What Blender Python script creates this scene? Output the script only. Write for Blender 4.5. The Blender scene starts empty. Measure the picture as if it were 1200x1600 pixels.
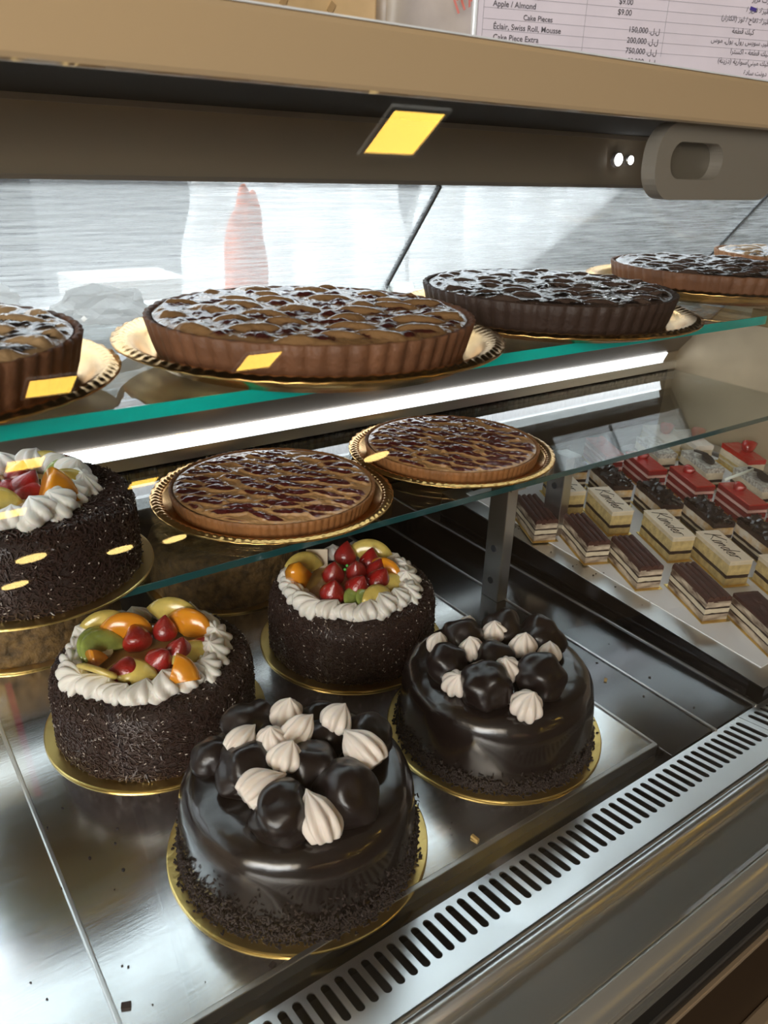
import bpy, bmesh, math, random
import numpy as np
from mathutils import Vector, Matrix, Euler, noise

# ------------------------------------------------------------------ camera, world, lights
sc = bpy.context.scene
C = sc.collection
R = math.radians
CAM_Z = 0.6775
yaw, pitch, roll, FPX = R(36.426), R(24.218), R(2.062), 1222.8
f_ = Vector((math.sin(yaw)*math.cos(pitch), math.cos(yaw)*math.cos(pitch), -math.sin(pitch)))
r0 = Vector((math.cos(yaw), -math.sin(yaw), 0)); u0 = r0.cross(f_)
rr = math.cos(roll)*r0 + math.sin(roll)*u0
uu = -math.sin(roll)*r0 + math.cos(roll)*u0
cam = bpy.data.cameras.new('camera')
camo = bpy.data.objects.new('camera', cam); C.objects.link(camo)
M = Matrix((rr, uu, -f_)).transposed().to_4x4(); M.translation = Vector((0, 0, CAM_Z))
camo.matrix_world = M
cam.sensor_fit = 'VERTICAL'; cam.sensor_height = 36; cam.lens = FPX*36/1600
cam.clip_start = 0.02
cam.dof.use_dof = True; cam.dof.focus_distance = 1.05; cam.dof.aperture_fstop = 11
sc.camera = camo
sc.view_settings.view_transform = 'Standard'; sc.view_settings.look = 'None'
sc.view_settings.gamma = 1; sc.view_settings.use_curve_mapping = False
sc.view_settings.exposure = 0.12

w = bpy.data.worlds.new('world'); sc.world = w; w.use_nodes = True
bg = w.node_tree.nodes['Background']
bg.inputs[0].default_value = (0.88, 0.93, 1.0, 1); bg.inputs[1].default_value = 6.6

def area(name, loc, target, sx, sy, power, col):
    l = bpy.data.lights.new(name, 'AREA'); l.shape = 'RECTANGLE'; l.size = sx; l.size_y = sy
    l.energy = power; l.color = col
    o = bpy.data.objects.new(name, l); C.objects.link(o); o.location = loc
    o.rotation_euler = (Vector(target)-Vector(loc)).to_track_quat('-Z', 'Y').to_euler()
    return o
# added fill lights: cool behind and left of the viewer, warm overhead
area('shopfront_daylight', (-3.0, -2.2, 1.5), (0.6, 0.6, 0.1), 2.6, 1.6, 130, (0.86, 0.93, 1.0))
area('room_ceiling_glow', (-2.2, -1.6, 2.1), (.6, .6, .1), 3.0, 2.6, 120, (1.0, 0.84, 0.64))
area('back_room_daylight', (0.9, 2.9, 1.95), (0.9, 0.9, 0.4), 4.5, 0.9, 120, (0.86, 0.93, 1.0))

# ------------------------------------------------------------------ materials
MATS = {}
def mat(name, col=(0.8, 0.8, 0.8), rough=0.5, metal=0.0, coat=0.0, coatr=0.05, bump=0.0, bscale=50, var=0.0, vscale=8,
        spec=0.5, sss=0.0, emis=None, estr=0, trans=0.0, stretch=None, col2=None, rvar=0.0, bdist=0.002, detail=4):
    if name in MATS: return MATS[name]
    m = bpy.data.materials.new(name); m.use_nodes = True; nt = m.node_tree; N = nt.nodes; L = nt.links
    p = N['Principled BSDF']
    p.inputs['Base Color'].default_value = (*col, 1); p.inputs['Roughness'].default_value = rough
    p.inputs['Metallic'].default_value = metal; p.inputs['Coat Weight'].default_value = coat
    p.inputs['Coat Roughness'].default_value = coatr; p.inputs['Specular IOR Level'].default_value = spec
    p.inputs['Transmission Weight'].default_value = trans
    if sss:
        p.inputs['Subsurface Weight'].default_value = sss; p.inputs['Subsurface Radius'].default_value = (0.01, 0.006, 0.004)
        p.inputs['Subsurface Scale'].default_value = 0.5
    if emis: p.inputs['Emission Color'].default_value = (*emis, 1); p.inputs['Emission Strength'].default_value = estr
    if bump or var or rvar:
        tc = N.new('ShaderNodeTexCoord'); mp = N.new('ShaderNodeMapping'); L.new(tc.outputs['Object'], mp.inputs['Vector'])
        if stretch: mp.inputs['Scale'].default_value = stretch
    if bump:
        n = N.new('ShaderNodeTexNoise'); n.inputs['Scale'].default_value = bscale; n.inputs['Detail'].default_value = detail
        L.new(mp.outputs[0], n.inputs['Vector'])
        b = N.new('ShaderNodeBump'); b.inputs['Strength'].default_value = bump; b.inputs['Distance'].default_value = bdist
        L.new(n.outputs['Fac'], b.inputs['Height']); L.new(b.outputs[0], p.inputs['Normal'])
    if var:
        n2 = N.new('ShaderNodeTexNoise'); n2.inputs['Scale'].default_value = vscale; n2.inputs['Detail'].default_value = 6
        L.new(mp.outputs[0], n2.inputs['Vector'])
        mx = N.new('ShaderNodeMix'); mx.data_type = 'RGBA'
        c2 = col2 if col2 else tuple(c*(1-var) for c in col)
        mx.inputs['A'].default_value = (*c2, 1); mx.inputs['B'].default_value = (*col, 1)
        rp = N.new('ShaderNodeMapRange'); rp.inputs['From Min'].default_value = .35; rp.inputs['From Max'].default_value = .65
        L.new(n2.outputs['Fac'], rp.inputs['Value']); L.new(rp.outputs[0], mx.inputs['Factor'])
        L.new(mx.outputs['Result'], p.inputs['Base Color'])
    if rvar:
        n3 = N.new('ShaderNodeTexNoise'); n3.inputs['Scale'].default_value = 14; n3.inputs['Detail'].default_value = 6
        L.new(mp.outputs[0], n3.inputs['Vector'])
        r3 = N.new('ShaderNodeMapRange'); r3.inputs['To Min'].default_value = max(0, rough-rvar); r3.inputs['To Max'].default_value = rough+rvar
        L.new(n3.outputs['Fac'], r3.inputs['Value']); L.new(r3.outputs[0], p.inputs['Roughness'])
    MATS[name] = m
    return m

def thin_glass(name, tint, ior=1.5, rough=0.0, boost=1.0):
    m = bpy.data.materials.new(name); m.use_nodes = True; nt = m.node_tree; N = nt.nodes; L = nt.links
    N.remove(N['Principled BSDF']); out = N['Material Output']
    t = N.new('ShaderNodeBsdfTransparent'); t.inputs[0].default_value = (*tint, 1)
    g = N.new('ShaderNodeBsdfGlossy'); g.inputs['Roughness'].default_value = rough; g.inputs[0].default_value = (1, 1, 1, 1)
    fr = N.new('ShaderNodeFresnel'); fr.inputs['IOR'].default_value = ior
    mu = N.new('ShaderNodeMath'); mu.operation = 'MULTIPLY'; mu.inputs[1].default_value = boost; mu.use_clamp = True
    mx = N.new('ShaderNodeMixShader')
    ge = N.new('ShaderNodeNewGeometry'); io = N.new('ShaderNodeMix'); io.data_type = 'FLOAT'
    io.inputs['A'].default_value = ior; io.inputs['B'].default_value = 1/ior
    L.new(ge.outputs['Backfacing'], io.inputs['Factor']); L.new(io.outputs['Result'], fr.inputs['IOR'])
    L.new(fr.outputs[0], mu.inputs[0]); L.new(mu.outputs[0], mx.inputs[0]); L.new(t.outputs[0], mx.inputs[1]); L.new(g.outputs[0], mx.inputs[2])
    L.new(mx.outputs[0], out.inputs[0]); MATS[name] = m
    return m

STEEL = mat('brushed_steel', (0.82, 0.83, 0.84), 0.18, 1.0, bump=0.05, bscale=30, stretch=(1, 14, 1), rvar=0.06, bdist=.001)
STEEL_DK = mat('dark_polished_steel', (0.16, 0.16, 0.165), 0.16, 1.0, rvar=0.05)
STEEL_SAT = mat('satin_steel', (0.66, 0.66, 0.65), 0.30, 1.0, bump=0.03, bscale=40, stretch=(1, 20, 1))
VENT = mat('vent_steel', (0.80, 0.82, 0.84), 0.30, 1.0, bump=0.04, bscale=60, rvar=.06)
CHANNEL = mat('channel_black', (0.018, 0.022, 0.028), 0.6)
GREYP = mat('grey_nose', (0.30, 0.29, 0.26), 0.33, 0.7)
BLACKP = mat('black_plastic', (0.006, 0.006, 0.006), 0.4)
BROWNP = mat('brown_panel', (0.026, 0.013, 0.0045), 0.55, spec=.3)
TAN = mat('champagne_bar', (0.60, 0.44, 0.26), 0.38, 0.35, bump=0.03, bscale=20, stretch=(1, 30, 30))
TAN_EDGE = mat('tan_trim', (0.30, 0.22, 0.14), 0.4, 0.3)
HEADER = mat('header_bronze', (0.50, 0.42, 0.31), 0.34, 0.1)
CANOPY = mat('canopy_dark', (0.012, 0.011, 0.010), 0.9, spec=.1)
BROWNWALL = mat('rear_panel_bronze', (0.23, 0.185, 0.14), 0.30, 0.5)
ENDWALL = mat('end_wall_tan', (0.52, 0.41, 0.27), 0.4, 0.3, var=.25, vscale=6)
GLASS = thin_glass('clear_glass', (0.90, 0.93, 0.92))
FRONTG = thin_glass('front_window_glass', (0.97, 0.97, 0.96), boost=1.0)
EDGE_T = mat('teal_glass_edge', (0.0, 0.68, 0.60), 0.12, coat=1, emis=None, var=.5, vscale=18, stretch=(.3, 1, 1))
EDGE_D = mat('dark_glass_edge', (0.01, 0.07, 0.075), 0.12, coat=1)
PAPER = mat('white_paper', (0.80, 0.80, 0.82), 0.7)
GOLD = mat('gold_foil_tray', (0.78, 0.48, 0.17), 0.24, 1.0, bump=.15, bscale=120, bdist=.0006)
GOLDB = mat('gold_board', (0.85, 0.62, 0.22), 0.28, 1.0, bump=.5, bscale=160, bdist=.0008)
GLAZE = mat('chocolate_glaze', (0.012, 0.007, 0.006), 0.24, coat=.65, coatr=.12, bump=.6, bscale=22, bdist=.004, spec=.5)
GLAZE.node_tree.nodes['Principled BSDF'].inputs['Coat IOR'].default_value = 1.6
PROF = mat('chocolate_shell', (0.014, 0.008, 0.007), 0.34, coat=0.2, coatr=.12, bump=.4, bscale=55, bdist=.003)
CRUMBM = mat('chocolate_crumb', (0.028, 0.017, 0.014), 0.7)
CAKEB = mat('cake_chocolate', (0.030, 0.016, 0.012), 0.8, bump=.8, bscale=240)
SPRK = mat('sprinkle_chocolate', (0.042, 0.022, 0.018), 0.36, spec=.5)
CREAM = mat('whipped_cream', (0.88, 0.84, 0.78), 0.42, sss=.25, bump=.08, bscale=120)
MERI = mat('piped_meringue', (0.86, 0.76, 0.68), 0.4, sss=.25)
STRAW = mat('strawberry_red', (0.50, 0.018, 0.014), 0.22, coat=.8, bump=.5, bscale=420, var=.55, vscale=40)
LEAF = mat('strawberry_leaf', (0.16, 0.26, 0.06), 0.5, var=.5, vscale=60)
ORANGE = mat('peach_slice', (0.90, 0.34, 0.02), 0.2, coat=.7, sss=.2, var=.25, vscale=30)
PINE = mat('pineapple_slice', (0.80, 0.62, 0.16), 0.22, coat=.7, sss=.2, var=.3, vscale=60)
KIWI = mat('kiwi_slice', (0.42, 0.52, 0.12), 0.25, coat=.6, var=.4, vscale=60)
WCHOC = mat('white_chocolate', (0.78, 0.66, 0.50), 0.35)
NUTM = mat('almond_crumb', (0.22, 0.125, 0.04), 0.65, bump=1, bscale=90, bdist=.006, var=.7, vscale=70)
CRUST = mat('baked_crust', (0.40, 0.17, 0.055), 0.6, bump=.5, bscale=220, var=.3, vscale=30)
CRUST_B = mat('brown_crust', (0.22, 0.095, 0.045), 0.6, bump=.5, bscale=220, var=.3, vscale=30)
CRUST_D = mat('cocoa_crust', (0.045, 0.024, 0.017), 0.6, bump=.5, bscale=220)
SPONGE = mat('yellow_sponge', (0.66, 0.50, 0.22), 0.8, bump=.8, bscale=300, var=.3, vscale=90)
CREAML = mat('cream_layer', (0.74, 0.64, 0.47), 0.55, var=.2, vscale=50)
CHOCL = mat('chocolate_layer', (0.035, 0.018, 0.014), 0.5, bump=.5, bscale=120)
COCOA = mat('cocoa_top', (0.075, 0.026, 0.018), 0.6, bump=.3, bscale=300, var=.3, vscale=60)
MOUSSE = mat('streaked_mousse', (0.66, 0.55, 0.42), 0.6, var=1, vscale=55, col2=(0.10, 0.055, 0.035), stretch=(.5, .5, 1.6))
REDL = mat('red_velvet', (0.22, 0.010, 0.008), 0.65, bump=.6, bscale=300)
REDTOP = mat('red_glaze', (0.42, 0.012, 0.008), 0.3, coat=.5, bump=.5, bscale=100)
PINK = mat('pink_cream', (0.70, 0.42, 0.38), 0.5)
SHARD = mat('chocolate_shards', (0.022, 0.014, 0.013), 0.2, coat=.4)
COOKIE = mat('dark_cookie', (0.022, 0.016, 0.014), 0.6, bump=.5, bscale=200)
INK = mat('dark_chocolate_ink', (0.015, 0.008, 0.008), 0.4)
PRINT = mat('grey_print', (0.09, 0.08, 0.09), 0.7)
SHEET = mat('price_paper', (0.66, 0.60, 0.66), 0.6, var=.06, vscale=30)
BLUEINK = mat('blue_pen', (0.05, 0.03, 0.25), 0.6)

def vc_mat(name, base, jam, rough=.28, bump=.5, coat=.7, c3=None):
    """tart filling: custard and jam told apart by the mesh attribute 'jam'"""
    m = bpy.data.materials.new(name); m.use_nodes = True; nt = m.node_tree; N = nt.nodes; L = nt.links
    p = N['Principled BSDF']; p.inputs['Roughness'].default_value = rough
    p.inputs['Coat Weight'].default_value = coat; p.inputs['Coat Roughness'].default_value = .08
    a = N.new('ShaderNodeAttribute'); a.attribute_name = 'jam'
    tc = N.new('ShaderNodeTexCoord'); n = N.new('ShaderNodeTexNoise'); n.inputs['Scale'].default_value = 90; n.inputs['Detail'].default_value = 5
    L.new(tc.outputs['Object'], n.inputs['Vector'])
    ad = N.new('ShaderNodeMath'); ad.operation = 'MULTIPLY_ADD'; ad.inputs[1].default_value = .7; ad.inputs[2].default_value = -.35
    L.new(n.outputs['Fac'], ad.inputs[0])
    s = N.new('ShaderNodeMath'); s.operation = 'ADD'; L.new(a.outputs['Fac'], s.inputs[0]); L.new(ad.outputs[0], s.inputs[1])
    cr = N.new('ShaderNodeValToRGB'); e = cr.color_ramp.elements
    e[0].position = .25; e[0].color = (*base, 1); e[1].position = .62; e[1].color = (*jam, 1)
    L.new(s.outputs[0], cr.inputs[0]); L.new(cr.outputs[0], p.inputs['Base Color'])
    n2 = N.new('ShaderNodeTexNoise'); n2.inputs['Scale'].default_value = 130; n2.inputs['Detail'].default_value = 3
    L.new(tc.outputs['Object'], n2.inputs['Vector'])
    b = N.new('ShaderNodeBump'); b.inputs['Strength'].default_value = bump; b.inputs['Distance'].default_value = .003
    L.new(n2.outputs['Fac'], b.inputs['Height']); L.new(b.outputs[0], p.inputs['Normal']); L.new(b.outputs[0], p.inputs['Coat Normal'])
    return m
FILL_T = vc_mat('jam_lattice_filling', (0.66, 0.35, 0.14), (0.125, 0.018, 0.016))
FILL_U = vc_mat('glazed_nut_filling', (0.34, 0.19, 0.085), (0.085, 0.018, 0.014), rough=.2)
FILL_D = vc_mat('black_glazed_filling', (0.10, 0.065, 0.05), (0.012, 0.008, 0.008), rough=.18)
FILL_C = vc_mat('cream_black_filling', (0.55, 0.36, 0.19), (0.03, 0.02, 0.02), rough=.2)

def acrylic():
    m = bpy.data.materials.new('scratched_acrylic'); m.use_nodes = True; nt = m.node_tree; N = nt.nodes; L = nt.links
    N.remove(N['Principled BSDF']); out = N['Material Output']
    tc = N.new('ShaderNodeTexCoord'); mp = N.new('ShaderNodeMapping'); mp.inputs['Scale'].default_value = (2.2, 60, 60)
    L.new(tc.outputs['Object'], mp.inputs['Vector'])
    n = N.new('ShaderNodeTexNoise'); n.inputs['Scale'].default_value = 5; n.inputs['Detail'].default_value = 9; n.inputs['Roughness'].default_value = .75
    L.new(mp.outputs[0], n.inputs['Vector'])
    mr = N.new('ShaderNodeMapRange'); mr.inputs['From Min'].default_value = .35; mr.inputs['From Max'].default_value = .7
    mr.inputs['To Min'].default_value = .12; mr.inputs['To Max'].default_value = .85; L.new(n.outputs['Fac'], mr.inputs['Value'])
    t = N.new('ShaderNodeBsdfTransparent'); t.inputs[0].default_value = (.80, .82, .83, 1)
    tl = N.new('ShaderNodeBsdfTranslucent'); tl.inputs[0].default_value = (.40, .41, .40, 1)
    df = N.new('ShaderNodeBsdfDiffuse'); df.inputs[0].default_value = (.35, .35, .35, 1)
    m1 = N.new('ShaderNodeMixShader'); m1.inputs[0].default_value = .25; L.new(tl.outputs[0], m1.inputs[1]); L.new(df.outputs[0], m1.inputs[2])
    mx = N.new('ShaderNodeMixShader'); L.new(mr.outputs[0], mx.inputs[0]); L.new(t.outputs[0], mx.inputs[1]); L.new(m1.outputs[0], mx.inputs[2])
    g = N.new('ShaderNodeBsdfGlossy'); g.inputs['Roughness'].default_value = .12
    fr = N.new('ShaderNodeLayerWeight'); fr.inputs[0].default_value = .12
    m2 = N.new('ShaderNodeMixShader'); L.new(fr.outputs[0], m2.inputs[0]); L.new(mx.outputs[0], m2.inputs[1]); L.new(g.outputs[0], m2.inputs[2])
    L.new(m2.outputs[0], out.inputs[0]); return m
ACRYL = acrylic()

def film(name, col, a=.6):
    m = bpy.data.materials.new(name); m.use_nodes = True; nt = m.node_tree; N = nt.nodes; L = nt.links
    N.remove(N['Principled BSDF']); out = N['Material Output']
    t = N.new('ShaderNodeBsdfTransparent'); tl = N.new('ShaderNodeBsdfTranslucent'); tl.inputs[0].default_value = (*col, 1)
    g = N.new('ShaderNodeBsdfGlossy'); g.inputs['Roughness'].default_value = .2
    m0 = N.new('ShaderNodeMixShader'); m0.inputs[0].default_value = .15; L.new(tl.outputs[0], m0.inputs[1]); L.new(g.outputs[0], m0.inputs[2])
    mx = N.new('ShaderNodeMixShader'); mx.inputs[0].default_value = a
    L.new(t.outputs[0], mx.inputs[1]); L.new(m0.outputs[0], mx.inputs[2]); L.new(mx.outputs[0], out.inputs[0]); return m
FILM = film('plastic_film', (.88, .88, .87), .78)

# ------------------------------------------------------------------ mesh helpers
def obj(name, mesh, m=None, parent=None, smooth=False):
    if m is not None:
        if not mesh.materials: mesh.materials.append(m)
        elif mesh.materials[0] != m: mesh = mesh.copy(); mesh.materials[0] = m
    if smooth:
        for p in mesh.polygons: p.use_smooth = True
    o = bpy.data.objects.new(name, mesh); C.objects.link(o)
    if parent is not None: o.parent = parent
    return o
def mesh(verts, faces):
    me = bpy.data.meshes.new('m'); me.from_pydata([tuple(v) for v in verts], [], faces); me.update(); return me
def bm_mesh(bm, norm=True):
    if norm: bmesh.ops.recalc_face_normals(bm, faces=bm.faces)
    me = bpy.data.meshes.new('m'); bm.to_mesh(me); bm.free(); return me
def add_box(bm, c, s, rot=None, bev=0):
    r = bmesh.ops.create_cube(bm, size=1); vs = r['verts']
    mt = Matrix.Translation(c) @ (rot.to_matrix().to_4x4() if rot else Matrix.Identity(4)) @ Matrix.Diagonal((*s, 1))
    bmesh.ops.transform(bm, matrix=mt, verts=vs)
    if bev:
        es = list({e for v in vs for e in v.link_edges})
        bmesh.ops.bevel(bm, geom=es, offset=bev, segments=2, affect='EDGES', profile=.5)
def box(c, s, rot=None, bev=0):
    bm = bmesh.new(); add_box(bm, c, s, rot, bev); return bm_mesh(bm)
def box2(x0, x1, y0, y1, z0, z1, bev=0):
    return box(((x0+x1)/2, (y0+y1)/2, (z0+z1)/2), (x1-x0, y1-y0, z1-z0), None, bev)
def extr_x(prof, x0, x1):
    """closed profile [(y,z)] pulled along x"""
    n = len(prof); v = [(x0, y, z) for y, z in prof]+[(x1, y, z) for y, z in prof]
    f = [(i, (i+1) % n, n+(i+1) % n, n+i) for i in range(n)]+[tuple(range(n)), tuple(range(2*n-1, n-1, -1))]
    bm = bmesh.new(); vs = [bm.verts.new(a) for a in v]
    for q in f: bm.faces.new([vs[i] for i in q])
    return bm_mesh(bm)
def lathe(prof, seg=96, rf=None, zf=None, cap0=True, cap1=True):
    """prof [(r,z)] turned about z; rf(theta,k) scales the radius, zf(theta,k) adds height"""
    v = []; f = []; n = len(prof)
    for k, (r, z) in enumerate(prof):
        for j in range(seg):
            t = 2*math.pi*j/seg; q = r*(rf(t, k) if rf else 1)
            v.append((q*math.cos(t), q*math.sin(t), z+(zf(t, k) if zf else 0)))
    for k in range(n-1):
        for j in range(seg):
            a = k*seg+j; b = k*seg+(j+1) % seg; f.append((a, b, b+seg, a+seg))
    if cap0: f.append(tuple(range(seg-1, -1, -1)))
    if cap1: f.append(tuple(range((n-1)*seg, n*seg)))
    return mesh(v, f)
def tube(pts, r, seg=6):
    bm = bmesh.new(); rings = []
    for i, p in enumerate(pts):
        p = Vector(p); d = (Vector(pts[min(i+1, len(pts)-1)])-Vector(pts[max(i-1, 0)])).normalized()
        a = d.cross(Vector((0, 0, 1))); a = a.normalized() if a.length > 1e-4 else Vector((1, 0, 0)); b = d.cross(a)
        rings.append([bm.verts.new(p+r*(math.cos(2*math.pi*j/seg)*a+math.sin(2*math.pi*j/seg)*b)) for j in range(seg)])
    for i in range(len(rings)-1):
        for j in range(seg): bm.faces.new((rings[i][j], rings[i][(j+1) % seg], rings[i+1][(j+1) % seg], rings[i+1][j]))
    bm.faces.new(rings[0]); bm.faces.new(rings[-1]); return bm_mesh(bm)
def join_bm(items):
    """items: (mesh, matrix) merged into one mesh"""
    bm = bmesh.new()
    for me, mt in items:
        t = bmesh.new(); t.from_mesh(me); bmesh.ops.transform(t, matrix=mt, verts=t.verts)
        tm = bpy.data.meshes.new('t'); t.to_mesh(tm); t.free(); bm.from_mesh(tm)
    me = bpy.data.meshes.new('m'); bm.to_mesh(me); bm.free(); return me
def empty(name, loc=(0, 0, 0), rot=(0, 0, 0)):
    o = bpy.data.objects.new(name, None); C.objects.link(o); o.location = loc; o.rotation_euler = rot; o.empty_display_size = .05; return o
def tag(o, label, cat, group=None, kind=None):
    o['label'] = label; o['category'] = cat
    if group: o['group'] = group
    if kind: o['kind'] = kind
    return o
def struct(name, me, m):
    o = obj(name, me, m); o['kind'] = 'structure'; return o
def copy_tree(o, parent=None):
    c = o.copy(); C.objects.link(c); c.parent = parent
    for ch in list(o.children): copy_tree(ch, c)
    return c
def rods(P, D, Nn, L, W):
    """many small rods at points P along D lying on normal Nn, as one mesh"""
    n = len(P); S = np.cross(D, Nn); S /= np.linalg.norm(S, axis=1)[:, None]+1e-9
    vs = []
    for a in (-1, 1):
        for b, c in ((-1, -1), (1, -1), (1, 1), (-1, 1)):
            vs.append(P+D*(a*L[:, None]/2)+S*(b*W[:, None]/2)+Nn*(c*W[:, None]/2))
    V = np.stack(vs, 1).reshape(-1, 3)
    base = np.arange(n)[:, None, None]*8
    F = np.array([[0, 1, 2, 3], [7, 6, 5, 4], [0, 4, 5, 1], [1, 5, 6, 2], [2, 6, 7, 3], [3, 7, 4, 0]])[None]+base
    me = bpy.data.meshes.new('rods'); me.from_pydata(V.tolist(), [], F.reshape(-1, 4).tolist()); me.update(); return me

# ------------------------------------------------------------------ the room
X0, X1 = -4.0, 7.5
FLOOR = mat('floor_tiles', (0.10, 0.08, 0.06), 0.3, var=.3, vscale=2)
WALLM = mat('wall_tan_paint', (0.24, 0.17, 0.105), 0.7, var=.15, vscale=1)
CEILM = mat('ceiling_plaster', (0.22, 0.17, 0.115), 0.8)
WHITEW = mat('rear_wall_white', (0.27, 0.28, 0.29), 0.7)
struct('floor', box2(X0, X1, -12, 4, -.80, -.78), FLOOR)
struct('ceiling', box2(X0, X1, -12, 1.25, 2.2, 2.3), CEILM)
struct('wall_left', box2(X0-.1, X0, -12, 4, -.78, 2.3), WALLM)
struct('wall_right', box2(X1, X1+.1, -12, 4, -.78, 2.3), WALLM)
struct('wall_front', box2(X0, X1, -12.1, -12, -.78, 2.3), WALLM)
# rear wall: a low white wall, wide openings above it
struct('wall_rear', box2(X0, X1, 3.9, 4.0, -.78, .95), WHITEW)
wn = struct('window_1', box2(X0, X1, 3.9, 3.96, .95, 1.01), mat('window_frame_grey', (.45, .46, .47), .4))
for k, xx in enumerate((-1.2, 1.55, 3.9, 6.0)):
    obj('mullion', box2(xx, xx+.07, 3.9, 3.96, 1.01, 2.3), MATS['window_frame_grey'], wn)

LAMPY = mat('lamp_diffuser_warm', (1, .8, .3), .5, emis=(1.0, .62, .10), estr=14)
LAMPF = mat('lamp_frame_white', (.7, .65, .55), .5)
def ceiling_lamp(x, y, s, label):
    t = empty('ceiling_lamp', (x, y, 2.2)); tag(t, label, 'ceiling lamp', 'square warm ceiling lamps')
    bm = bmesh.new(); h = s/2
    for cx, cy, sx, sy in ((0, h+.01, s+.04, .02), (0, -h-.01, s+.04, .02), (h+.01, 0, .02, s), (-h-.01, 0, .02, s)):
        add_box(bm, (cx, cy, -.008), (sx, sy, .016))
    obj('frame', bm_mesh(bm), LAMPF, t)
    obj('diffuser', box((0, 0, -.005), (s, s, .008)), LAMPY, t)
for i, (x, y) in enumerate([(2.16, -1.39), (2.40, -3.70), (1.05, -3.70), (2.30, -5.16), (2.24, -6.43), (1.05, -5.16), (1.07, -6.6)]):
    ceiling_lamp(x, y, .26, ['square warm ceiling lamp nearest the case, mirrored as the largest yellow patch',
        'square warm ceiling lamp reflected over the rim of the large glazed tart', 'square warm ceiling lamp reflected over the leftmost cut tart',
        'square warm ceiling lamp reflected in the white light strip', 'square warm ceiling lamp reflected beside the sprinkle cake on the shelf',
        'square warm ceiling lamp reflected at the left end of the white light strip',
        'square warm ceiling lamp reflected on the cream ring at the left picture edge'][i])
SPOTY = mat('spot_glow', (1, .8, .4), .5, emis=(1.0, .72, .25), estr=14)
for i, (x, y) in enumerate([(1.5, -9.0), (2.74, -9.9), (3.57, -10.1), (1.47, -10.7), (5.6, -7.5)]):
    me = lathe([(.17, 0), (.17, -.02), (.15, -.03)], 32); o = obj('downlight', me, SPOTY); o.location = (x, y, 2.2)
    tag(o, ['round warm ceiling downlight mirrored as a small oval on the sprinkle cake', 'round warm ceiling downlight mirrored near the edge of the gold board',
            'round warm ceiling downlight mirrored below the left lattice tart', 'round warm ceiling downlight furthest back, mirrored low on the sprinkle cake',
            'round warm ceiling downlight mirrored on the rim between the two lattice tarts'][i], 'ceiling light', 'round warm downlights')

# ------------------------------------------------------------------ display case
XL, XR = -0.9, 2.9
case = empty('display_case', (1.0, .7, -.78)); tag(case, 'glass fronted stainless steel pastry display case with slotted air vent', 'display case')
def cp(name, me, m, smooth=False, par=None):
    o = obj(name, me, m, par or case, smooth)
    if par is None: o.location = (-1.0, -.7, .78)
    return o
# deck: trays side by side, each with a thin raised seam
DK = [(XL, .084), (.084, .768), (.768, .860), (.860, .956)]
for a, b in DK:
    yf = .436 if b < .80 else .408
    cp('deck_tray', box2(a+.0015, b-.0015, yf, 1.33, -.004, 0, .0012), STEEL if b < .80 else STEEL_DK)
    cp('tray_seam', box2(b-.0022, b+.0022, yf-.004, 1.33, -.004, .0022, .001), STEEL_SAT)
cp('tray_lip', box2(XL, .768, .429, .4355, -.02, .0035, .001), STEEL_SAT)
cp('gutter', box2(XL, XR, .404, .4295, -.022, -.012), STEEL_DK)
cp('underbody', box2(XL, XR, .27, 1.34, -.78, -.09), BLACKP)
cp('sump', box2(XL, XR, .27, .43, -.09, -.05), CHANNEL)
cp('deck_support', box2(XL, XR, .43, 1.34, -.09, -.0045), BLACKP)

# vent plates with real slots; the plate rises towards the glass
def vent(xa, xb, slots, ya=.331, yb=.405, za=.011, zb=0.0, s0=.355, s1=.3985, wd=.0084, ct=None):
    T = lambda x, y: (x, y, za+(zb-za)*(y-ya)/(yb-ya))
    bm = bmesh.new(); pitch = .0145
    def quad(pts):
        bm.faces.new([bm.verts.new(T(*p)) for p in pts])
    if slots[0]-pitch/2 > xa: quad([(xa, ya), (slots[0]-pitch/2, ya), (slots[0]-pitch/2, yb), (xa, yb)])
    if slots[-1]+pitch/2 < xb: quad([(slots[-1]+pitch/2, ya), (xb, ya), (xb, yb), (slots[-1]+pitch/2, yb)])
    hl = []
    K = 6; r = wd/2
    for k in range(K+1): t = math.pi*k/K; hl.append((r*math.cos(t), s1-r+r*math.sin(t)))
    for k in range(K+1): t = math.pi+math.pi*k/K; hl.append((r*math.cos(t), s0+r+r*math.sin(t)))
    def outer(k):
        x, y = hl[k]
        n = K+1
        if k < n:
            f = k/K; return (pitch/2-pitch*f, yb) if 0 < k < K else ((pitch/2 if k == 0 else -pitch/2), yb)
        f = (k-n)/K; return (-pitch/2+pitch*f, ya)
    for sx in slots:
        n = len(hl)
        hi = [bm.verts.new(T(sx+x, y)) for x, y in hl]; ou = [bm.verts.new(T(sx+outer(k)[0], outer(k)[1])) for k in range(n)]
        lo = [bm.verts.new((v.co.x, v.co.y, v.co.z-.0015)) for v in hi]
        for k in range(n):
            k2 = (k+1) % n
            bm.faces.new((hi[k], hi[k2], ou[k2], ou[k])); bm.faces.new((hi[k2], hi[k], lo[k], lo[k2]))
    bmesh.ops.remove_doubles(bm, verts=bm.verts, dist=.00005)
    return bm_mesh(bm, False)
s1 = [.897-.0145*k for k in range(0, 110)][::-1]
cp('vent_plate', vent(XL+.02, .9115, [x for x in s1 if x > XL+.04]), VENT)
cp('vent_plate', vent(.9125, XR, [.926+.0145*k for k in range(0, 130)]), VENT)
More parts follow.
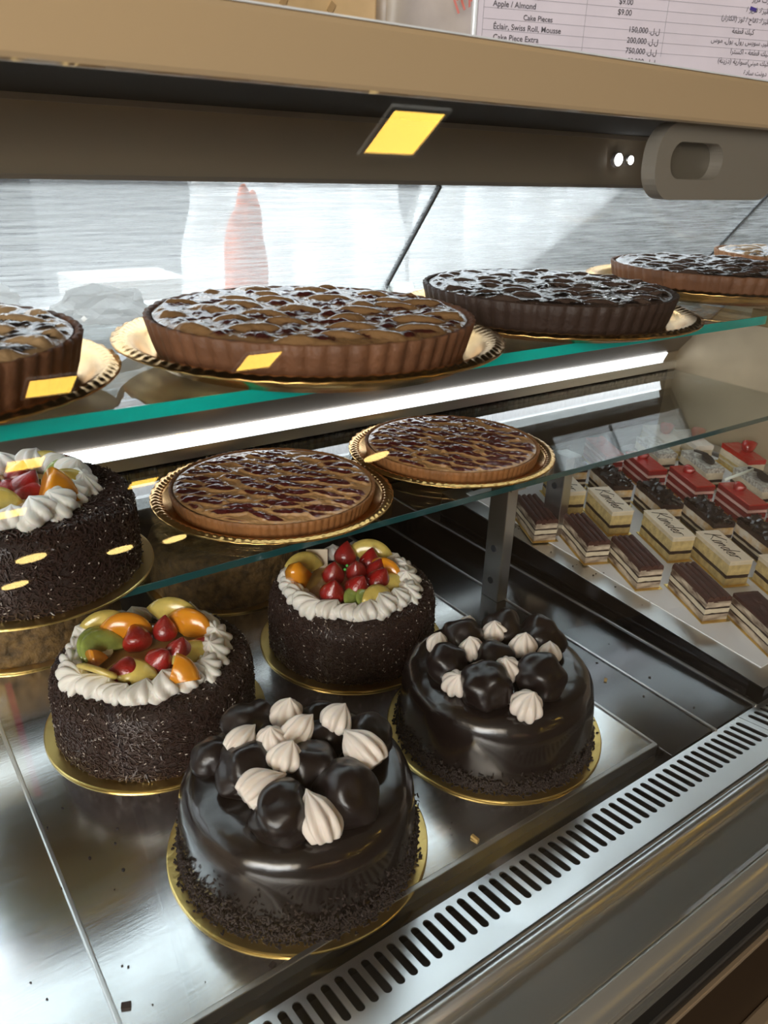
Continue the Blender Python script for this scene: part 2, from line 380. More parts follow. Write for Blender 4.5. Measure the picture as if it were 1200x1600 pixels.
# front rail, ledge and nose (profiles along the case)
cp('front_rail', extr_x([(.331, -.02), (.331, .0105), (.3285, .0085), (.326, .0085), (.3235, .0125), (.319, .0155), (.314, .0150), (.309, .0115), (.307, .006), (.307, -.02)], XL, XR), STEEL_SAT, True)
cp('front_ledge', box2(XL, XR, .256, .307, -.02, .0, .0008), STEEL_SAT)
pn = [(.2555, -.05), (.2555, 0)]+[(.2555-.019*math.sin(R(a)), -.017+.017*math.cos(R(a))) for a in range(10, 91, 10)]+[(.2365, -.05)]
cp('rounded_nose', extr_x(pn, XL, XR), GREYP, True)
cp('nose_trim', box2(XL, XR, .233, .2365, -.0215, -.0185), STEEL_SAT)
cp('black_channel', box2(XL, XR, .2385, .27, -.125, -.02), BLACKP)
cp('channel_bead', box2(XL, XR, .234, .2390, -.050, -.047), GREYP)
cp('channel_bead', box2(XL, XR, .236, .2390, -.036, -.0345), GREYP)
cp('channel_bead', box2(XL, XR, .236, .2390, -.100, -.094), mat('dim_bead', (.05, .045, .04), .4))
cp('tan_edge', box2(XL, XR, .234, .27, -.133, -.126, .001), TAN_EDGE)
cp('wood_fascia', box2(XL, XR, .238, .27, -.78, -.133), BROWNP)
cp('fascia_rail', box2(XL, XR, .216, .238, -.345, -.305, .004), TAN_EDGE)

# front glass, leaning back
def slab_between(p, q, x0, x1, th):
    (y0, z0), (y1, z1) = p, q; d = Vector((y1-y0, z1-z0)).normalized(); n = Vector((-d.y, d.x))*th
    return extr_x([(y0, z0), (y1, z1), (y1+n.x, z1+n.y), (y0+n.x, z0+n.y)], x0, x1)
cp('front_glass', slab_between((.2600, .0005), (.4965, .7180), XL, XR, .005), FRONTG)
# canopy, top bar, header
cp('canopy_top', box2(XL, XR, .505, .90, .722, .755), CANOPY)
cp('top_bar', box2(XL, XR, .492, .506, .7185, .7600, .004), TAN)
cp('top_glass_edge', box2(XL, XR, .494, .500, .7600, .7612), mat('pale_edge', (.75, .78, .8), .2, coat=1))
cp('header_panel', slab_between((.835, .655), (.835, .722), XL, XR, -.02), HEADER)
cp('header_trim', box2(XL, XR, .829, .835, .716, .7215), mat('header_light_trim', (.45, .40, .34), .35, .3))
cp('header_bottom_edge', box2(XL, XR, .831, .851, .6505, .655), mat('header_edge', (.40, .36, .31), .35, .4))
# leaning rear sliding doors (each with its own dark edge) and the closed panel below them
def dy(z): return .955-.79*(z-.50)
def door(x0, x1, off):
    a = (dy(.50)+off, .50); b = (dy(.648)+off, .648)
    o = cp('sliding_door', slab_between(a, b, x0, x1, -.004), ACRYL)
    e = obj('door_edge', slab_between((a[0]-.003, a[1]), (b[0]-.003, b[1]), x1-.004, x1, -.006), mat('door_edge_grey', (.10, .11, .12), .3), o)
door(-.10, .690, 0.0); door(.690, 1.475, .006); door(1.475, 2.26, 0.0); door(-.9, -.10, .006)
cp('rear_door_frame', slab_between((dy(.267)+.012, .267), (dy(.312)+.012, .312), XL, 1.745, -.006), BROWNWALL)
cp('rear_panel', slab_between((dy(.312)+.012, .312), (dy(.495)+.012, .495), .16, 1.28, -.006), BROWNWALL)
for x0, x1 in ((XL, .16), (1.28, 1.475), (1.475, 1.745)):  # left pane added to brighten the deck's reflections
    o = cp('lower_sliding_door', slab_between((dy(.312)+.012, .312), (dy(.487)+.012, .487), x0, x1, -.004), ACRYL)
    obj('door_edge', slab_between((dy(.312)+.008, .312), (dy(.487)+.008, .487), x1-.005, x1, -.006), MATS['door_edge_grey'], o)
cp('door_track', box2(XL, XR, .952, .985, .488, .4995), HEADER)
LEDGE_GLOW = mat('light_strip_white', (1, 1, 1), .3, emis=(.86, .93, 1.0), estr=3.4)  # bright rear ledge, its shine put in as emission
cp('light_strip', slab_between((1.158, .243), (1.148, .266), XL, 1.70, -.02), LEDGE_GLOW)
cp('rear_trim', slab_between((1.158, .243), (1.148, .266), 1.70, 1.745, -.02), mat('warm_trim', (.62, .52, .38), .3, .6))
cp('rear_rail', box2(XL, 1.745, 1.150, 1.175, .223, .243), STEEL_SAT)
cp('rear_wall_panel', box2(XL, XR, 1.345, 1.36, -.02, .24), STEEL_DK)
cp('rear_ceiling', box2(XL, XR, 1.165, 1.36, .225, .24), STEEL_DK)
def back_vent(x0, x1):
    bm = bmesh.new(); x = x0
    while x < x1:
        add_box(bm, (x, 1.338, .122), (.008, .006, .045)); x += .018
    return bm_mesh(bm)
cp('rear_vent_slots', back_vent(XL, XR), CHANNEL)
cp('end_partition', box2(1.745, 1.765, .60, 1.17, 0, .495), ENDWALL)
# posts carrying the lower shelf
def post(x, y, z0, z1):
    o = cp('shelf_post', box2(x, x+.022, y, y+.040, z0, z1, .0012), STEEL_SAT)
    for zz in (z0+.035, z0+.095):
        h = lathe([(.006, 0), (.006, .0015)], 20); q = obj('bolt_hole', h, CHANNEL, o); q.rotation_euler = (0, R(-90), 0); q.location = (x-.0002, y+.02, zz)
    obj('post_foot', box2(x+.022, x+.026, y+.004, y+.036, z0, z1-.012), STEEL_DK, o)
    obj('shelf_clip', box2(x-.002, x+.03, y-.008, y+.03, z1, z1+.003), STEEL_SAT, o)
post(.840, .807, .0, .206); post(1.035, .862, .052, .206)
post(-.62, .807, .0, .206)
# raised deck of the right-hand section, rising to the rear
zt = lambda y: .02+.058*(y-.4)
def incl(x0, x1, y0, y1, dz0, dz1):
    return extr_x([(y0, zt(y0)+dz0), (y1, zt(y1)+dz0), (y1, zt(y1)+dz1), (y0, zt(y0)+dz1)], x0, x1)
cp('raised_deck_side', extr_x([(.408, -.004), (1.12, -.004), (1.12, zt(1.12)), (.408, zt(.408))], .972, .976), mat('black_mirror', (.03, .03, .034), .12, .9))
cp('raised_deck_rim', incl(.972, 1.034, .408, 1.12, -.002, .0008), STEEL_SAT)
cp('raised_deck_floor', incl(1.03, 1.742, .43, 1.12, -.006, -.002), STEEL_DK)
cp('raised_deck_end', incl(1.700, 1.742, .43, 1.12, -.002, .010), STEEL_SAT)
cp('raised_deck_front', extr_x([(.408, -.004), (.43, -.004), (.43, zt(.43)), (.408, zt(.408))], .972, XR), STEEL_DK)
o = obj('paper_liner', incl(1.012, 1.690, .436, 1.09, -.0015, .0022), PAPER)
tag(o, 'white paper liner under the rows of cake slices on the raised deck', 'paper')
# shelves: glass panes one could lift out
def shelf(x0, x1, y0, y1, z0, z1, em, label, cut=False):
    t = empty('glass_shelf', ((x0+x1)/2, (y0+y1)/2, z0)); tag(t, label, 'shelf')
    p = obj('pane', box2(x0, x1, y0+.001, y1, z0, z1), GLASS, t)
    e = obj('front_edge', box2(x0, x1, y0-.0005, y0+.0012, z0, z1, .0003), em, t); e['label'] = 'polished front edge of the glass'
    for q in (p, e): q.location = -t.location
shelf(XL, .978, .529, .945, .504, .5145, EDGE_T, 'upper glass shelf with bright teal edge under the large tarts')
shelf(1.010, XR, .529, .945, .504, .5145, EDGE_T, 'upper glass shelf of the right-hand section past the metal clips')
shelf(XL, 1.742, .797, 1.150, .210, .2195, EDGE_D, 'lower glass shelf with dark green edge under the lattice tarts')
for i, xx in enumerate((.9775, 1.0065)):
    o = obj('shelf_clip', box2(xx, xx+.009, .524, .55, .500, .520, .001), mat('brass_clip', (.35, .25, .12), .35, .9))
    tag(o, ['small brass clip on the right end of the upper shelf edge', 'small brass clip on the left end of the next upper shelf'][i], 'clip')
# grey bracket under the top bar, right
bm = bmesh.new()
def rrect(x0, x1, z0, z1, r, n=8):
    P = []
    for cx, cz, a0 in ((x1-r, z1-r, 0), (x0+r, z1-r, 90), (x0+r, z0+r, 180), (x1-r, z0+r, 270)):
        for k in range(n+1): a = R(a0+90*k/n); P.append((cx+r*math.cos(a), cz+r*math.sin(a)))
    return P
O = rrect(.684, .900, .6505, .7195, .030); I = rrect(.706, .792, .6695, .703, .0165)
fo = [bm.verts.new((x, .512, z)) for x, z in O]; fi = [bm.verts.new((x, .512, z)) for x, z in I]
bo = [bm.verts.new((x, .528, z)) for x, z in O]; bi = [bm.verts.new((x, .528, z)) for x, z in I]
n = len(O)
for k in range(n):
    j = (k+1) % n
    bm.faces.new((fo[k], fo[j], fi[j], fi[k])); bm.faces.new((bo[j], bo[k], bi[k], bi[j]))
    bm.faces.new((fo[j], fo[k], bo[k], bo[j])); bm.faces.new((fi[k], fi[j], bi[j], bi[k]))
br = cp('end_bracket', bm_mesh(bm), mat('bracket_grey', (.30, .27, .23), .4, .2))
obj('bracket_back', box2(.700, .800, .527, .531, .665, .708), mat('bracket_dark', (.13, .115, .09), .4), br)
# reflections of spots in the header, put in as small glowing discs
GLINT = mat('spot_white', (1, 1, 1), .3, emis=(.95, .98, 1.0), estr=25)
for i, (x, rr_) in enumerate(((1.018, .0085), (1.046, .006))):
    t = empty('case_spotlight', (x, .8335, .689), (R(90), 0, 0))
    tag(t, ['small bright white spotlight, left of the pair on the dark header', 'small bright white spotlight, right of the pair on the dark header'][i], 'spotlight')
    obj('housing', lathe([(rr_*1.25, 0), (rr_*1.25, .004), (rr_*1.02, .005)], 24), STEEL_SAT, t, True)
    obj('lens', lathe([(rr_, .004), (rr_, .0056), (rr_*.6, .0062)], 24), GLINT, t, True)  # disc that glows as the reflected spot

# ------------------------------------------------------------------ cakes
rnd = random.Random(7); rs = np.random.RandomState(5)
def board(loc, r, label, seed):
    def rf(t, k): return 1+.004*noise.noise(Vector((math.cos(t)*3+seed, math.sin(t)*3, k)))
    o = obj('cake_board', lathe([(r*.99, 0), (r, .0006), (r, .0026), (r*.992, .0032)], 128, rf), GOLDB); o.location = loc
    tag(o, label, 'cake board', 'round gold cake boards'); return o

def dollop(r, h, ridges=8, twist=2.2, sx=1.0, lean=0.0, seed=0, depth=.20):
    prof = []; n = 12
    for k in range(n+1):
        t = k/n; q = r*math.sin(math.pi*(.24+.755*t))**.8*(1 if t < .8 else 1-.5*(t-.8)/.2); prof.append((max(q, .0003), h*t))
    def rf(t, k):
        return 1+depth*(abs(math.cos(ridges*t/2+twist*k/n+seed))-.5)*2*(.5+.5*(1-k/n))
    me = lathe(prof, 56, rf)
    for v in me.vertices:
        f = v.co.z/h; v.co.x = v.co.x*sx+lean*h*f*f
        d = noise.noise_vector(v.co*70+Vector((seed, 0, 0)))*.0012; v.co += d
    return me
DOLL = [dollop(.0138, .026, 8, 1.3, 1.0, .1, s, .20) for s in range(3)]
DOLLL = [dollop(.0128, .036, 9, 1.5, 1.0, .2, s, .22) for s in range(3)]
ROSE = [dollop(.0160, .024, 9, 2.4, 1.1, .25, s+.4, .26) for s in range(4)]

def ball(r, seed):
    bm = bmesh.new(); bmesh.ops.create_icosphere(bm, subdivisions=4, radius=r)
    for v in bm.verts:
        n = noise.noise(v.co*45+Vector((seed, 0, 0))); n2 = noise.noise(v.co*95+Vector((0, seed, 0)))
        v.co *= 1+.24*n+.06*n2
        if v.co.z < -r*.25: v.co.x *= 1.06; v.co.y *= 1.06; v.co.z = max(v.co.z, -r*.8)
    return bm_mesh(bm)

def glazed_cake(loc, label, balls, dolls, rot=0, seed=0, crumb=.035):
    t = empty('chocolate_cake', loc); tag(t, label, 'cake', 'glazed chocolate cakes')
    r = .125; h = .094
    prof = [(r*.985, 0), (r*1.0, .01), (r*.997, .03), (r*.99, .05), (r*.985, .064), (r*.970, .074), (r*.940, .0825), (r*.90, .0885), (r*.84, .0925), (r*.75, h), (r*.6, h+.0002), (r*.4, h+.0002), (r*.2, h), (.002, h)]
    me = lathe(prof, 144)
    for v in me.vertices:
        a = v.co.copy(); n = noise.noise(a*14+Vector((seed, 3, 1))); n2 = noise.noise(a*45+Vector((seed, 0, 7)))
        rad = Vector((a.x, a.y, 0)); rl = rad.length
        if rl > .001 and a.z > .001: v.co += rad/rl*(.0028*n+.0007*n2)*(1 if a.z < .09 else .3)
        if a.z > .07: v.co.z += .0016*n+.0005*n2
    obj('glazed_body', me, GLAZE, t, True)
    # crumb coat around the foot
    n = 3800; th = rs.rand(n)*2*math.pi; z = np.abs(rs.randn(n))*crumb*.45+.001; z = np.minimum(z, crumb*1.4)
    P = np.stack([np.cos(th)*(r+.0012+rs.rand(n)*.002), np.sin(th)*(r+.0012+rs.rand(n)*.002), z], 1)
    Nn = np.stack([np.cos(th), np.sin(th), np.zeros(n)], 1); D = rs.randn(n, 3); D -= Nn*(D*Nn).sum(1)[:, None]*.6; D /= np.linalg.norm(D, axis=1)[:, None]
    n2 = 420; th2 = rs.rand(n2)*2*math.pi; q = r+.002+np.abs(rs.randn(n2))*.0028; q = np.minimum(q, .1385)
    P2 = np.stack([np.cos(th2)*q, np.sin(th2)*q, np.full(n2, .001)], 1); D2 = rs.randn(n2, 3); D2[:, 2] *= .1; D2 /= np.linalg.norm(D2, axis=1)[:, None]
    N2 = np.tile([[0, 0, 1.]], (n2, 1))
    o = obj('crumb_coating', rods(np.vstack([P, P2]), np.vstack([D, D2]), np.vstack([Nn, N2]), .0022+.002*rs.rand(n+n2), .0010+.0007*rs.rand(n+n2)), CRUMBM, t); o['kind'] = 'stuff'
    for i, (x, y, s, dz) in enumerate(balls):
        o = obj('chocolate_profiterole', ball(.0262*s, seed*10+i), PROF, t, True); o.location = (x, y, h+.0155*s+dz); o.rotation_euler = (rnd.uniform(-.3, .3), rnd.uniform(-.3, .3), rnd.uniform(0, 6))
    for i, (x, y, k, rz, tilt, s, dz) in enumerate(dolls):
        o = obj('cream_swirl', (DOLL if k == 0 else DOLLL)[i % 3], MERI, t, True); o.location = (x, y, h+dz); o.rotation_euler = (Matrix.Rotation(rz, 3, 'Z') @ Matrix.Rotation(tilt, 3, 'Y') @ Matrix.Rotation(i*.9, 3, 'Z')).to_euler(); o.scale = (s, s, s)
    return t
RB = [(-.018, .055, 1.0, 0), (.038, .040, 1.05, 0), (.066, -.004, 1.1, 0), (-.072, .020, 1.0, -.002), (-.014, -.004, .95, 0), (-.066, -.042, 1.15, 0), (.004, -.064, 1.12, 0)]
RD = [(.012, .078, 0, 0, .1, .8, .006), (.058, .052, 0, 1, .3, .8, .008), (-.054, .060, 0, 0, .2, 1.05, .004), (.019, .030, 0, 2, .2, 1.1, .014), (-.032, .018, 0, 2, .3, 1.1, .012),
      (.024, -.014, 0, 1, .2, 1.15, .014), (.044, -.042, 0, 1, .5, 1.0, .012), (-.022, -.038, 0, 3, .2, 1.15, .014), (-.084, -.012, 0, 4, .3, 1.15, .004), (-.044, -.086, 0, 5, .3, 1.3, .000)]
board((.618, .578, 0), .140, 'round gold board under the glazed chocolate cake nearest the right trays', 1)
glazed_cake((.618, .578, .003), 'glossy chocolate cake with seven round chocolate balls and upright cream swirls, at right', RB, RD, 0, 2, .022)
FB = [(-.020, .070, 1.1, .001), (.046, .034, 1.0, 0), (.074, -.016, 1.05, 0), (-.053, .010, 1.1, .001), (.0, -.024, 1.12, .002), (-.050, -.060, 1.15, 0), (.012, -.072, 1.22, 0), (-.070, .058, .8, -.006), (.038, .006, .85, .006), (.020, .052, .8, 0)]
FD = [(.010, .044, 0, 0, .1, 1.2, .026), (.040, .000, 0, .1, .7, 1.15, .034), (-.064, .028, 1, .0, 1.2, 1.05, .032), (-.023, .012, 0, 2, .1, 1.1, .030), (-.012, .004, 1, .15, 1.15, 1.1, .036),
      (-.030, -.020, 0, .3, .5, 1.15, .032), (-.078, -.034, 1, .1, 1.25, 1.25, .030), (.048, -.070, 1, 1.75, 1.0, 1.35, .034), (-.028, -.098, 1, 1.35, .60, 1.35, .004)]
board((.311, .555, 0), .140, 'round gold board under the chocolate cake closest to the viewer', 5)
glazed_cake((.311, .555, .003), 'glossy chocolate cake nearest the viewer, topped with chocolate balls and leaning cream swirls', FB, FD, 0, 6, .040)

# sprinkle cakes with a ring of cream and fruit
def sprinkle_meshes(r=.124, h=.092):
    prof = [(r, 0), (r, .02), (r*.998, .05), (r*.99, .072), (r*.965, .084), (r*.92, .090), (r*.84, h), (r*.5, h), (.002, h)]
    body = lathe(prof, 96)
    pr_ = [(r, .0), (r*.998, .05), (r*.99, .072), (r*.965, .084), (r*.92, .090), (r*.84, h), (r*.62, h)]
    seg = []; tot = 0
    for (a, b), (c, d) in zip(pr_, pr_[1:]):
        L_ = math.hypot(c-a, d-b)*(a+c)/2; seg.append((tot, tot+L_, a, b, c, d)); tot += L_
    n = 9500; P = np.zeros((n, 3)); Nn = np.zeros((n, 3)); u = rs.rand(n)*tot; th = rs.rand(n)*2*math.pi
    for s0_, s1_, a, b, c, d in seg:
        m = (u >= s0_) & (u < s1_); f = (u[m]-s0_)/(s1_-s0_); q = a+(c-a)*f; z = b+(d-b)*f
        l = math.hypot(c-a, d-b); nr, nz = (d-b)/l, -(c-a)/l
        P[m] = np.stack([np.cos(th[m])*q, np.sin(th[m])*q, z], 1); Nn[m] = np.stack([np.cos(th[m])*nr, np.sin(th[m])*nr, np.full(m.sum(), nz)], 1)
    D = rs.randn(n, 3); D -= Nn*(D*Nn).sum(1)[:, None]*.85; D /= np.linalg.norm(D, axis=1)[:, None]
    P += Nn*(.0004+.0016*rs.rand(n))[:, None]
    pick = rs.rand(n) < .045
    pale = rods(P[pick]+Nn[pick]*.0012, D[pick], Nn[pick], .0015+.0016*rs.rand(pick.sum()), .0006+.0003*rs.rand(pick.sum()))
    return body, pale, rods(P, D, Nn, .0045+.0035*rs.rand(n), .0010+.0005*rs.rand(n))
SB, SPALE, SR = sprinkle_meshes()

def berry(r, l, seed):
    prof = [(.0008, 0)]+[(r*math.sin(math.pi*min(1, t)**.66)**.75*(1-.22*t), l*t) for t in [i/12 for i in range(1, 12)]]+[(.0006, l)]
    me = lathe(prof, 28)
    for v in me.vertices: v.co *= 1+.05*noise.noise(v.co*60+Vector((seed, 0, 0)))
    return me
BERRY = [berry(.0180, .036, s) for s in range(3)]
def leafs():
    bm = bmesh.new()
    for k in range(8):
        a = 2*math.pi*k/8+.2*math.sin(k*3); c, s = math.cos(a), math.sin(a); l = .014+.003*math.sin(k*5)
        pts = [(0, 0, .001), (l*.45*c-.0035*s, l*.45*s+.0035*c, .0035), (l*c, l*s, .0005+.004*(k % 2)), (l*.45*c+.0035*s, l*.45*s-.0035*c, .0035)]
        lo = [bm.verts.new((x, y, z-.0005)) for x, y, z in pts]; hi = [bm.verts.new(p) for p in pts]
        bm.faces.new(hi); bm.faces.new(lo[::-1])
        for i in range(4): bm.faces.new((lo[i], lo[(i+1) % 4], hi[(i+1) % 4], hi[i]))
    return bm_mesh(bm)
LEAFS = leafs()
def wedge(r, a0, a1, th, curve=0, inner=.25):
    """slice of fruit: an annular sector with thickness and rounded rim"""
    bm = bmesh.new(); n = 14; lay = []
    for k in range(n+1):
        a = a0+(a1-a0)*k/n
        sec = [(r*inner, 0), (r*.85, 0), (r, th*.3), (r, th*.7), (r*.85, th), (r*inner, th*.9)]
        lay.append([bm.verts.new((q*math.cos(a), q*math.sin(a), z+curve*math.sin(math.pi*k/n))) for q, z in sec])
    for k in range(n):
        for j in range(6): bm.faces.new((lay[k][j], lay[k][(j+1) % 6], lay[k+1][(j+1) % 6], lay[k+1][j]))
    bm.faces.new(lay[0][::-1]); bm.faces.new(lay[-1])
    return bm_mesh(bm)
W_OR = wedge(.033, .1, 2.7, .014, .005, .06); W_PI = wedge(.036, .2, 2.5, .008, .003, .12); W_KI = wedge(.026, 0, math.pi*1.1, .0045, .003, .05); W_CH = wedge(.027, 0, 1.2, .017, .0, .1)

def sprinkle_cake(loc, label, ring_r, ring_c, nros, fruit, rz=0, seed=0):
    t = empty('fruit_cake', loc, (0, 0, 0)); tag(t, label, 'cake', 'chocolate sprinkle cakes with fruit')
    h = .092
    b = obj('cake_body', SB, CAKEB, t, True); s = obj('chocolate_sprinkles', SR, SPRK, t); s['kind'] = 'stuff'; pf = obj('pale_flakes', SPALE, mat('coconut_flake', (.62, .55, .48), .5), t); pf['kind'] = 'stuff'; pf.rotation_euler.z = rz; b.rotation_euler.z = rz; s.rotation_euler.z = rz
    for k in range(nros):
        a = 2*math.pi*k/nros+seed; q = ring_r*(1+.03*math.sin(k*4.1+seed))
        o = obj('cream_rosette', ROSE[k % 4], CREAM, t, True); o.location = (ring_c[0]+q*math.cos(a), ring_c[1]+q*math.sin(a), h-.001)
        o.rotation_euler = (.55*math.sin(a), -.55*math.cos(a), a+1.9+.25*math.sin(k*2.3)); s_ = 1.08+.12*math.sin(k*1.7+seed); o.scale = (s_*1.15, s_*.95, s_*1.1)
    obj('fruit_glaze', lathe([(ring_r*.9, h-.002), (ring_r*.88, h+.004), (.002, h+.0045)], 40), mat('clear_fruit_glaze', (.50, .30, .10), .12, coat=1), t).location = (ring_c[0], ring_c[1], 0)
    for kind, x, y, z, rx, ry, rzz, sc_ in fruit:
        me, m, nm = {'s': (BERRY[int(abs(x)*1000) % 3], STRAW, 'strawberry'), 'S': (BERRY[int(abs(x)*1000) % 3], STRAW, 'strawberry'), 'o': (W_OR, ORANGE, 'peach_slice'),
                     'c': (W_CH, ORANGE, 'mango_chunk'), 'p': (W_PI, PINE, 'pineapple_slice'), 'k': (W_KI, KIWI, 'kiwi_slice'), 'w': (None, WCHOC, 'white_chocolate_square')}[kind]
        if kind == 'w': me = box((0, 0, 0), (.03, .003, .03), None, .0008)
        o = obj(nm, me, m, t, kind != 'w'); o.location = (x, y, h+z); o.rotation_euler = (rx, ry, rzz); o.scale = (sc_,)*3
        if kind == 'S': l = obj('strawberry_leaves', LEAFS, LEAF, o); l.location = (0, 0, .001); l.rotation_euler.x = math.pi
        if kind == 'k': obj('kiwi_core', lathe([(.006, .0), (.006, .0046)], 20), mat('kiwi_core_pale', (.75, .72, .42), .3), o)
    return t
board((.26, .836, 0), .140, 'round gold board under the fruit cake at far left of the deck', 9)
LF = [('s', .023, .016, .006, 0, .1, 0, 1.0), ('s', -.014, .004, .008, .5, .9, 2, 1.15), ('s', .018, -.036, .004, .2, .2, 0, 1.1), ('s', -.010, -.034, .006, .6, -.3, 1, 1.05), ('s', -.030, -.034, .010, .2, 1.4, 3.3, 1.05), ('s', .044, -.028, .002, .3, .5, 0, .8),
      ('o', -.018, .044, .006, 1.15, 0, -.35, 1.1), ('o', .056, .010, .004, 1.15, 0, -.9, 1.15), ('c', -.078, -.004, .008, .9, 0, .6, .9), ('c', -.010, -.078, .006, .9, .0, -.3, 1.4),
      ('p', -.038, .060, .006, 1.2, 0, -.2, 1.05), ('p', .042, .036, .006, 1.2, 0, -.7, 1.2), ('p', -.066, -.022, .006, .7, 0, 2.2, 1.0), ('p', -.050, -.056, .006, .3, 0, -.5, 1.0), ('p', .036, -.062, .006, .5, 0, .4, .95), ('k', -.052, .018, .012, .5, .25, .2, 1.25), ('k', -.055, .028, .010, .6, .25, .3, 1.25)]
sprinkle_cake((.26, .836, .003), 'chocolate sprinkle cake ringed in cream with mixed glazed fruit, on the deck at left', .087, (-.008, -.004), 17, LF, .5, .2)
board((.575, .852, 0), .140, 'round gold board under the strawberry topped cake beneath the lower shelf', 12)
MF = [('s', .017, .050, .006, 0, .15, 0, 1.1), ('s', -.026, .016, .004, .2, 0, 0, 1.05), ('s', .009, .003, .006, .2, -.2, 0, 1.0), ('s', .038, .014, .008, 0, .2, 0, 1.0), ('s', -.056, -.027, .002, .3, 0, 0, 1.15), ('s', -.020, -.031, .002, .4, .2, 0, 1.15), ('s', .016, -.033, .002, .3, .3, 0, 1.15), ('s', .030, -.010, .004, .1, .3, 0, 1.0),
      ('c', -.072, .012, .008, .9, 0, 2.0, 1.5), ('o', .048, -.016, .004, 1.15, 0, -1.1, .95), ('p', -.052, .056, .004, 1.1, 0, 0, 1.0), ('p', .050, .030, .004, 1.1, 0, -.7, 1.15), ('p', .034, -.062, .004, .5, 0, .2, .9), ('w', -.020, .070, .016, -.25, 0, -.5, 1.1), ('k', -.026, -.062, .006, .4, 0, .3, 1.1), ('k', -.014, -.068, .006, .5, 0, .4, 1.0), ('p', -.010, -.084, .006, .8, 0, .3, .9)]
mc = sprinkle_cake((.575, .852, .003), 'chocolate sprinkle cake with a heap of strawberries inside cream, beneath the lower shelf', .088, (-.008, -.008), 18, MF, 2.1, .55)
for (x, y) in ((-.013, -.004), (-.022, -.012)):
    bm = bmesh.new(); bmesh.ops.create_icosphere(bm, subdivisions=2, radius=.0022); o = obj('green_sugar_pearl', bm_mesh(bm), mat('green_pearl', (.1, .55, .1), .3), mc, True); o.location = (x, y, .092+.037)
ZS = .2197
board((.150, .905, ZS), .140, 'round gold board under the sprinkle cake on the lower shelf, cut by the left edge', 15)
CF = [('S', .020, .000, .020, .4, -1.9, .3, 1.35), ('S', -.010, .020, .014, .6, -1.7, .8, 1.2), ('S', -.022, -.024, .012, .4, -1.8, -.2, 1.3), ('S', .050, .046, .016, .2, 1.5, .4, 1.35), ('s', .004, .034, .006, .3, .3, 0, 1.2), ('s', .000, -.004, .006, .5, .3, 1, 1.2), ('s', -.04, .02, .006, .5, .3, 1, 1.2),
      ('k', .062, .016, .010, 1.1, 0, -.5, 1.2), ('c', .006, -.052, .012, 1.1, .2, .2, 2.0), ('p', .050, -.030, .010, 1.0, 0, -.3, 1.0), ('p', .045, .050, .006, .9, 0, -.3, 1.0), ('p', -.04, -.05, .008, 1.0, 0, .2, 1.1), ('k', -.05, .05, .01, 1.0, 0, .5, 1.1)]
sprinkle_cake((.150, .905, ZS+.003), 'dark sprinkle cake with leafy strawberries, kiwi and orange on the lower glass shelf', .084, (-.020, -.006), 17, [(k, x*.9, y, z*.55-.004, a, b, c, d*.82) for k, x, y, z, a, b, c, d in CF], 4.0, .9)

# nut-coated cakes at the back of the deck
def nut_cake(loc, label, seed):
    r = .128; h = .085
    prof = [(r, 0)]+[(r, .004+k*.005) for k in range(15)]+[(r*.97, h-.003), (r*.9, h)]+[(r*q, h) for q in (.7, .4, .1)]
    me = lathe(prof, 150)
    for v in me.vertices:
        n = noise.noise(v.co*75+Vector((seed, 0, 0)))+.6*noise.noise(v.co*170+Vector((0, seed, 0)))
        rl = math.hypot(v.co.x, v.co.y)
        if rl > r*.5: v.co.x *= 1+.020*n; v.co.y *= 1+.020*n
        if v.co.z > h*.9: v.co.z += .002*n
    o = obj('nut_coated_cake', me, NUTM, None, True); o.location = loc; tag(o, label, 'cake', 'almond coated cakes'); return o
board((.173, 1.162, 0), .140, 'gold board under the almond coated cake at far left rear', 20)
nut_cake((.173, 1.162, .003), 'golden almond crumb cake behind the left fruit cake, seen below the shelf cake', 1)
board((.500, 1.142, 0), .140, 'gold board under the almond coated cake behind the strawberry cake', 21)
nut_cake((.500, 1.142, .003), 'golden almond crumb cake seen beneath the left lattice tart', 4)

# ------------------------------------------------------------------ tarts on gold trays
def tray(loc, r, rim_h, label, seed=0, foot=.80, group='embossed round gold trays'):
    NB = 96
    def zf(t, k):
        if k in (7, 8, 9): return .00055*math.sin(NB*t+k*1.1)
        if k in (11,): return .0007*math.cos(NB*t/2)
        return 0
    def rf(t, k): return 1+(.0018*math.sin(NB*t+k*1.2) if k in (7, 8, 9) else 0)
    p = [(.002, .0012), (r*foot*.5, .0012), (r*foot, .0012), (r*(foot+.03), .0022), (r*(foot+.07), rim_h*.62), (r*(foot+.09), rim_h*.88), (r*.905, rim_h*.94), (r*.93, rim_h+.0012), (r*.950, rim_h+.0026), (r*.970, rim_h+.0016), (r*.985, rim_h), (r, rim_h-.0002), (r*.998, rim_h-.0018), (r*.90, rim_h*.94-.0016), (r*(foot+.07), rim_h*.5), (r*(foot+.02), .0), (.002, 0)]
    p[6] = (r*.905, rim_h*.97)
    me = lathe(p, NB*5, rf, zf, False, False)
    o = obj('gold_tray', me, GOLD, None, True); o.location = loc; o.rotation_euler.z = seed; tag(o, label, 'tray', group); return o

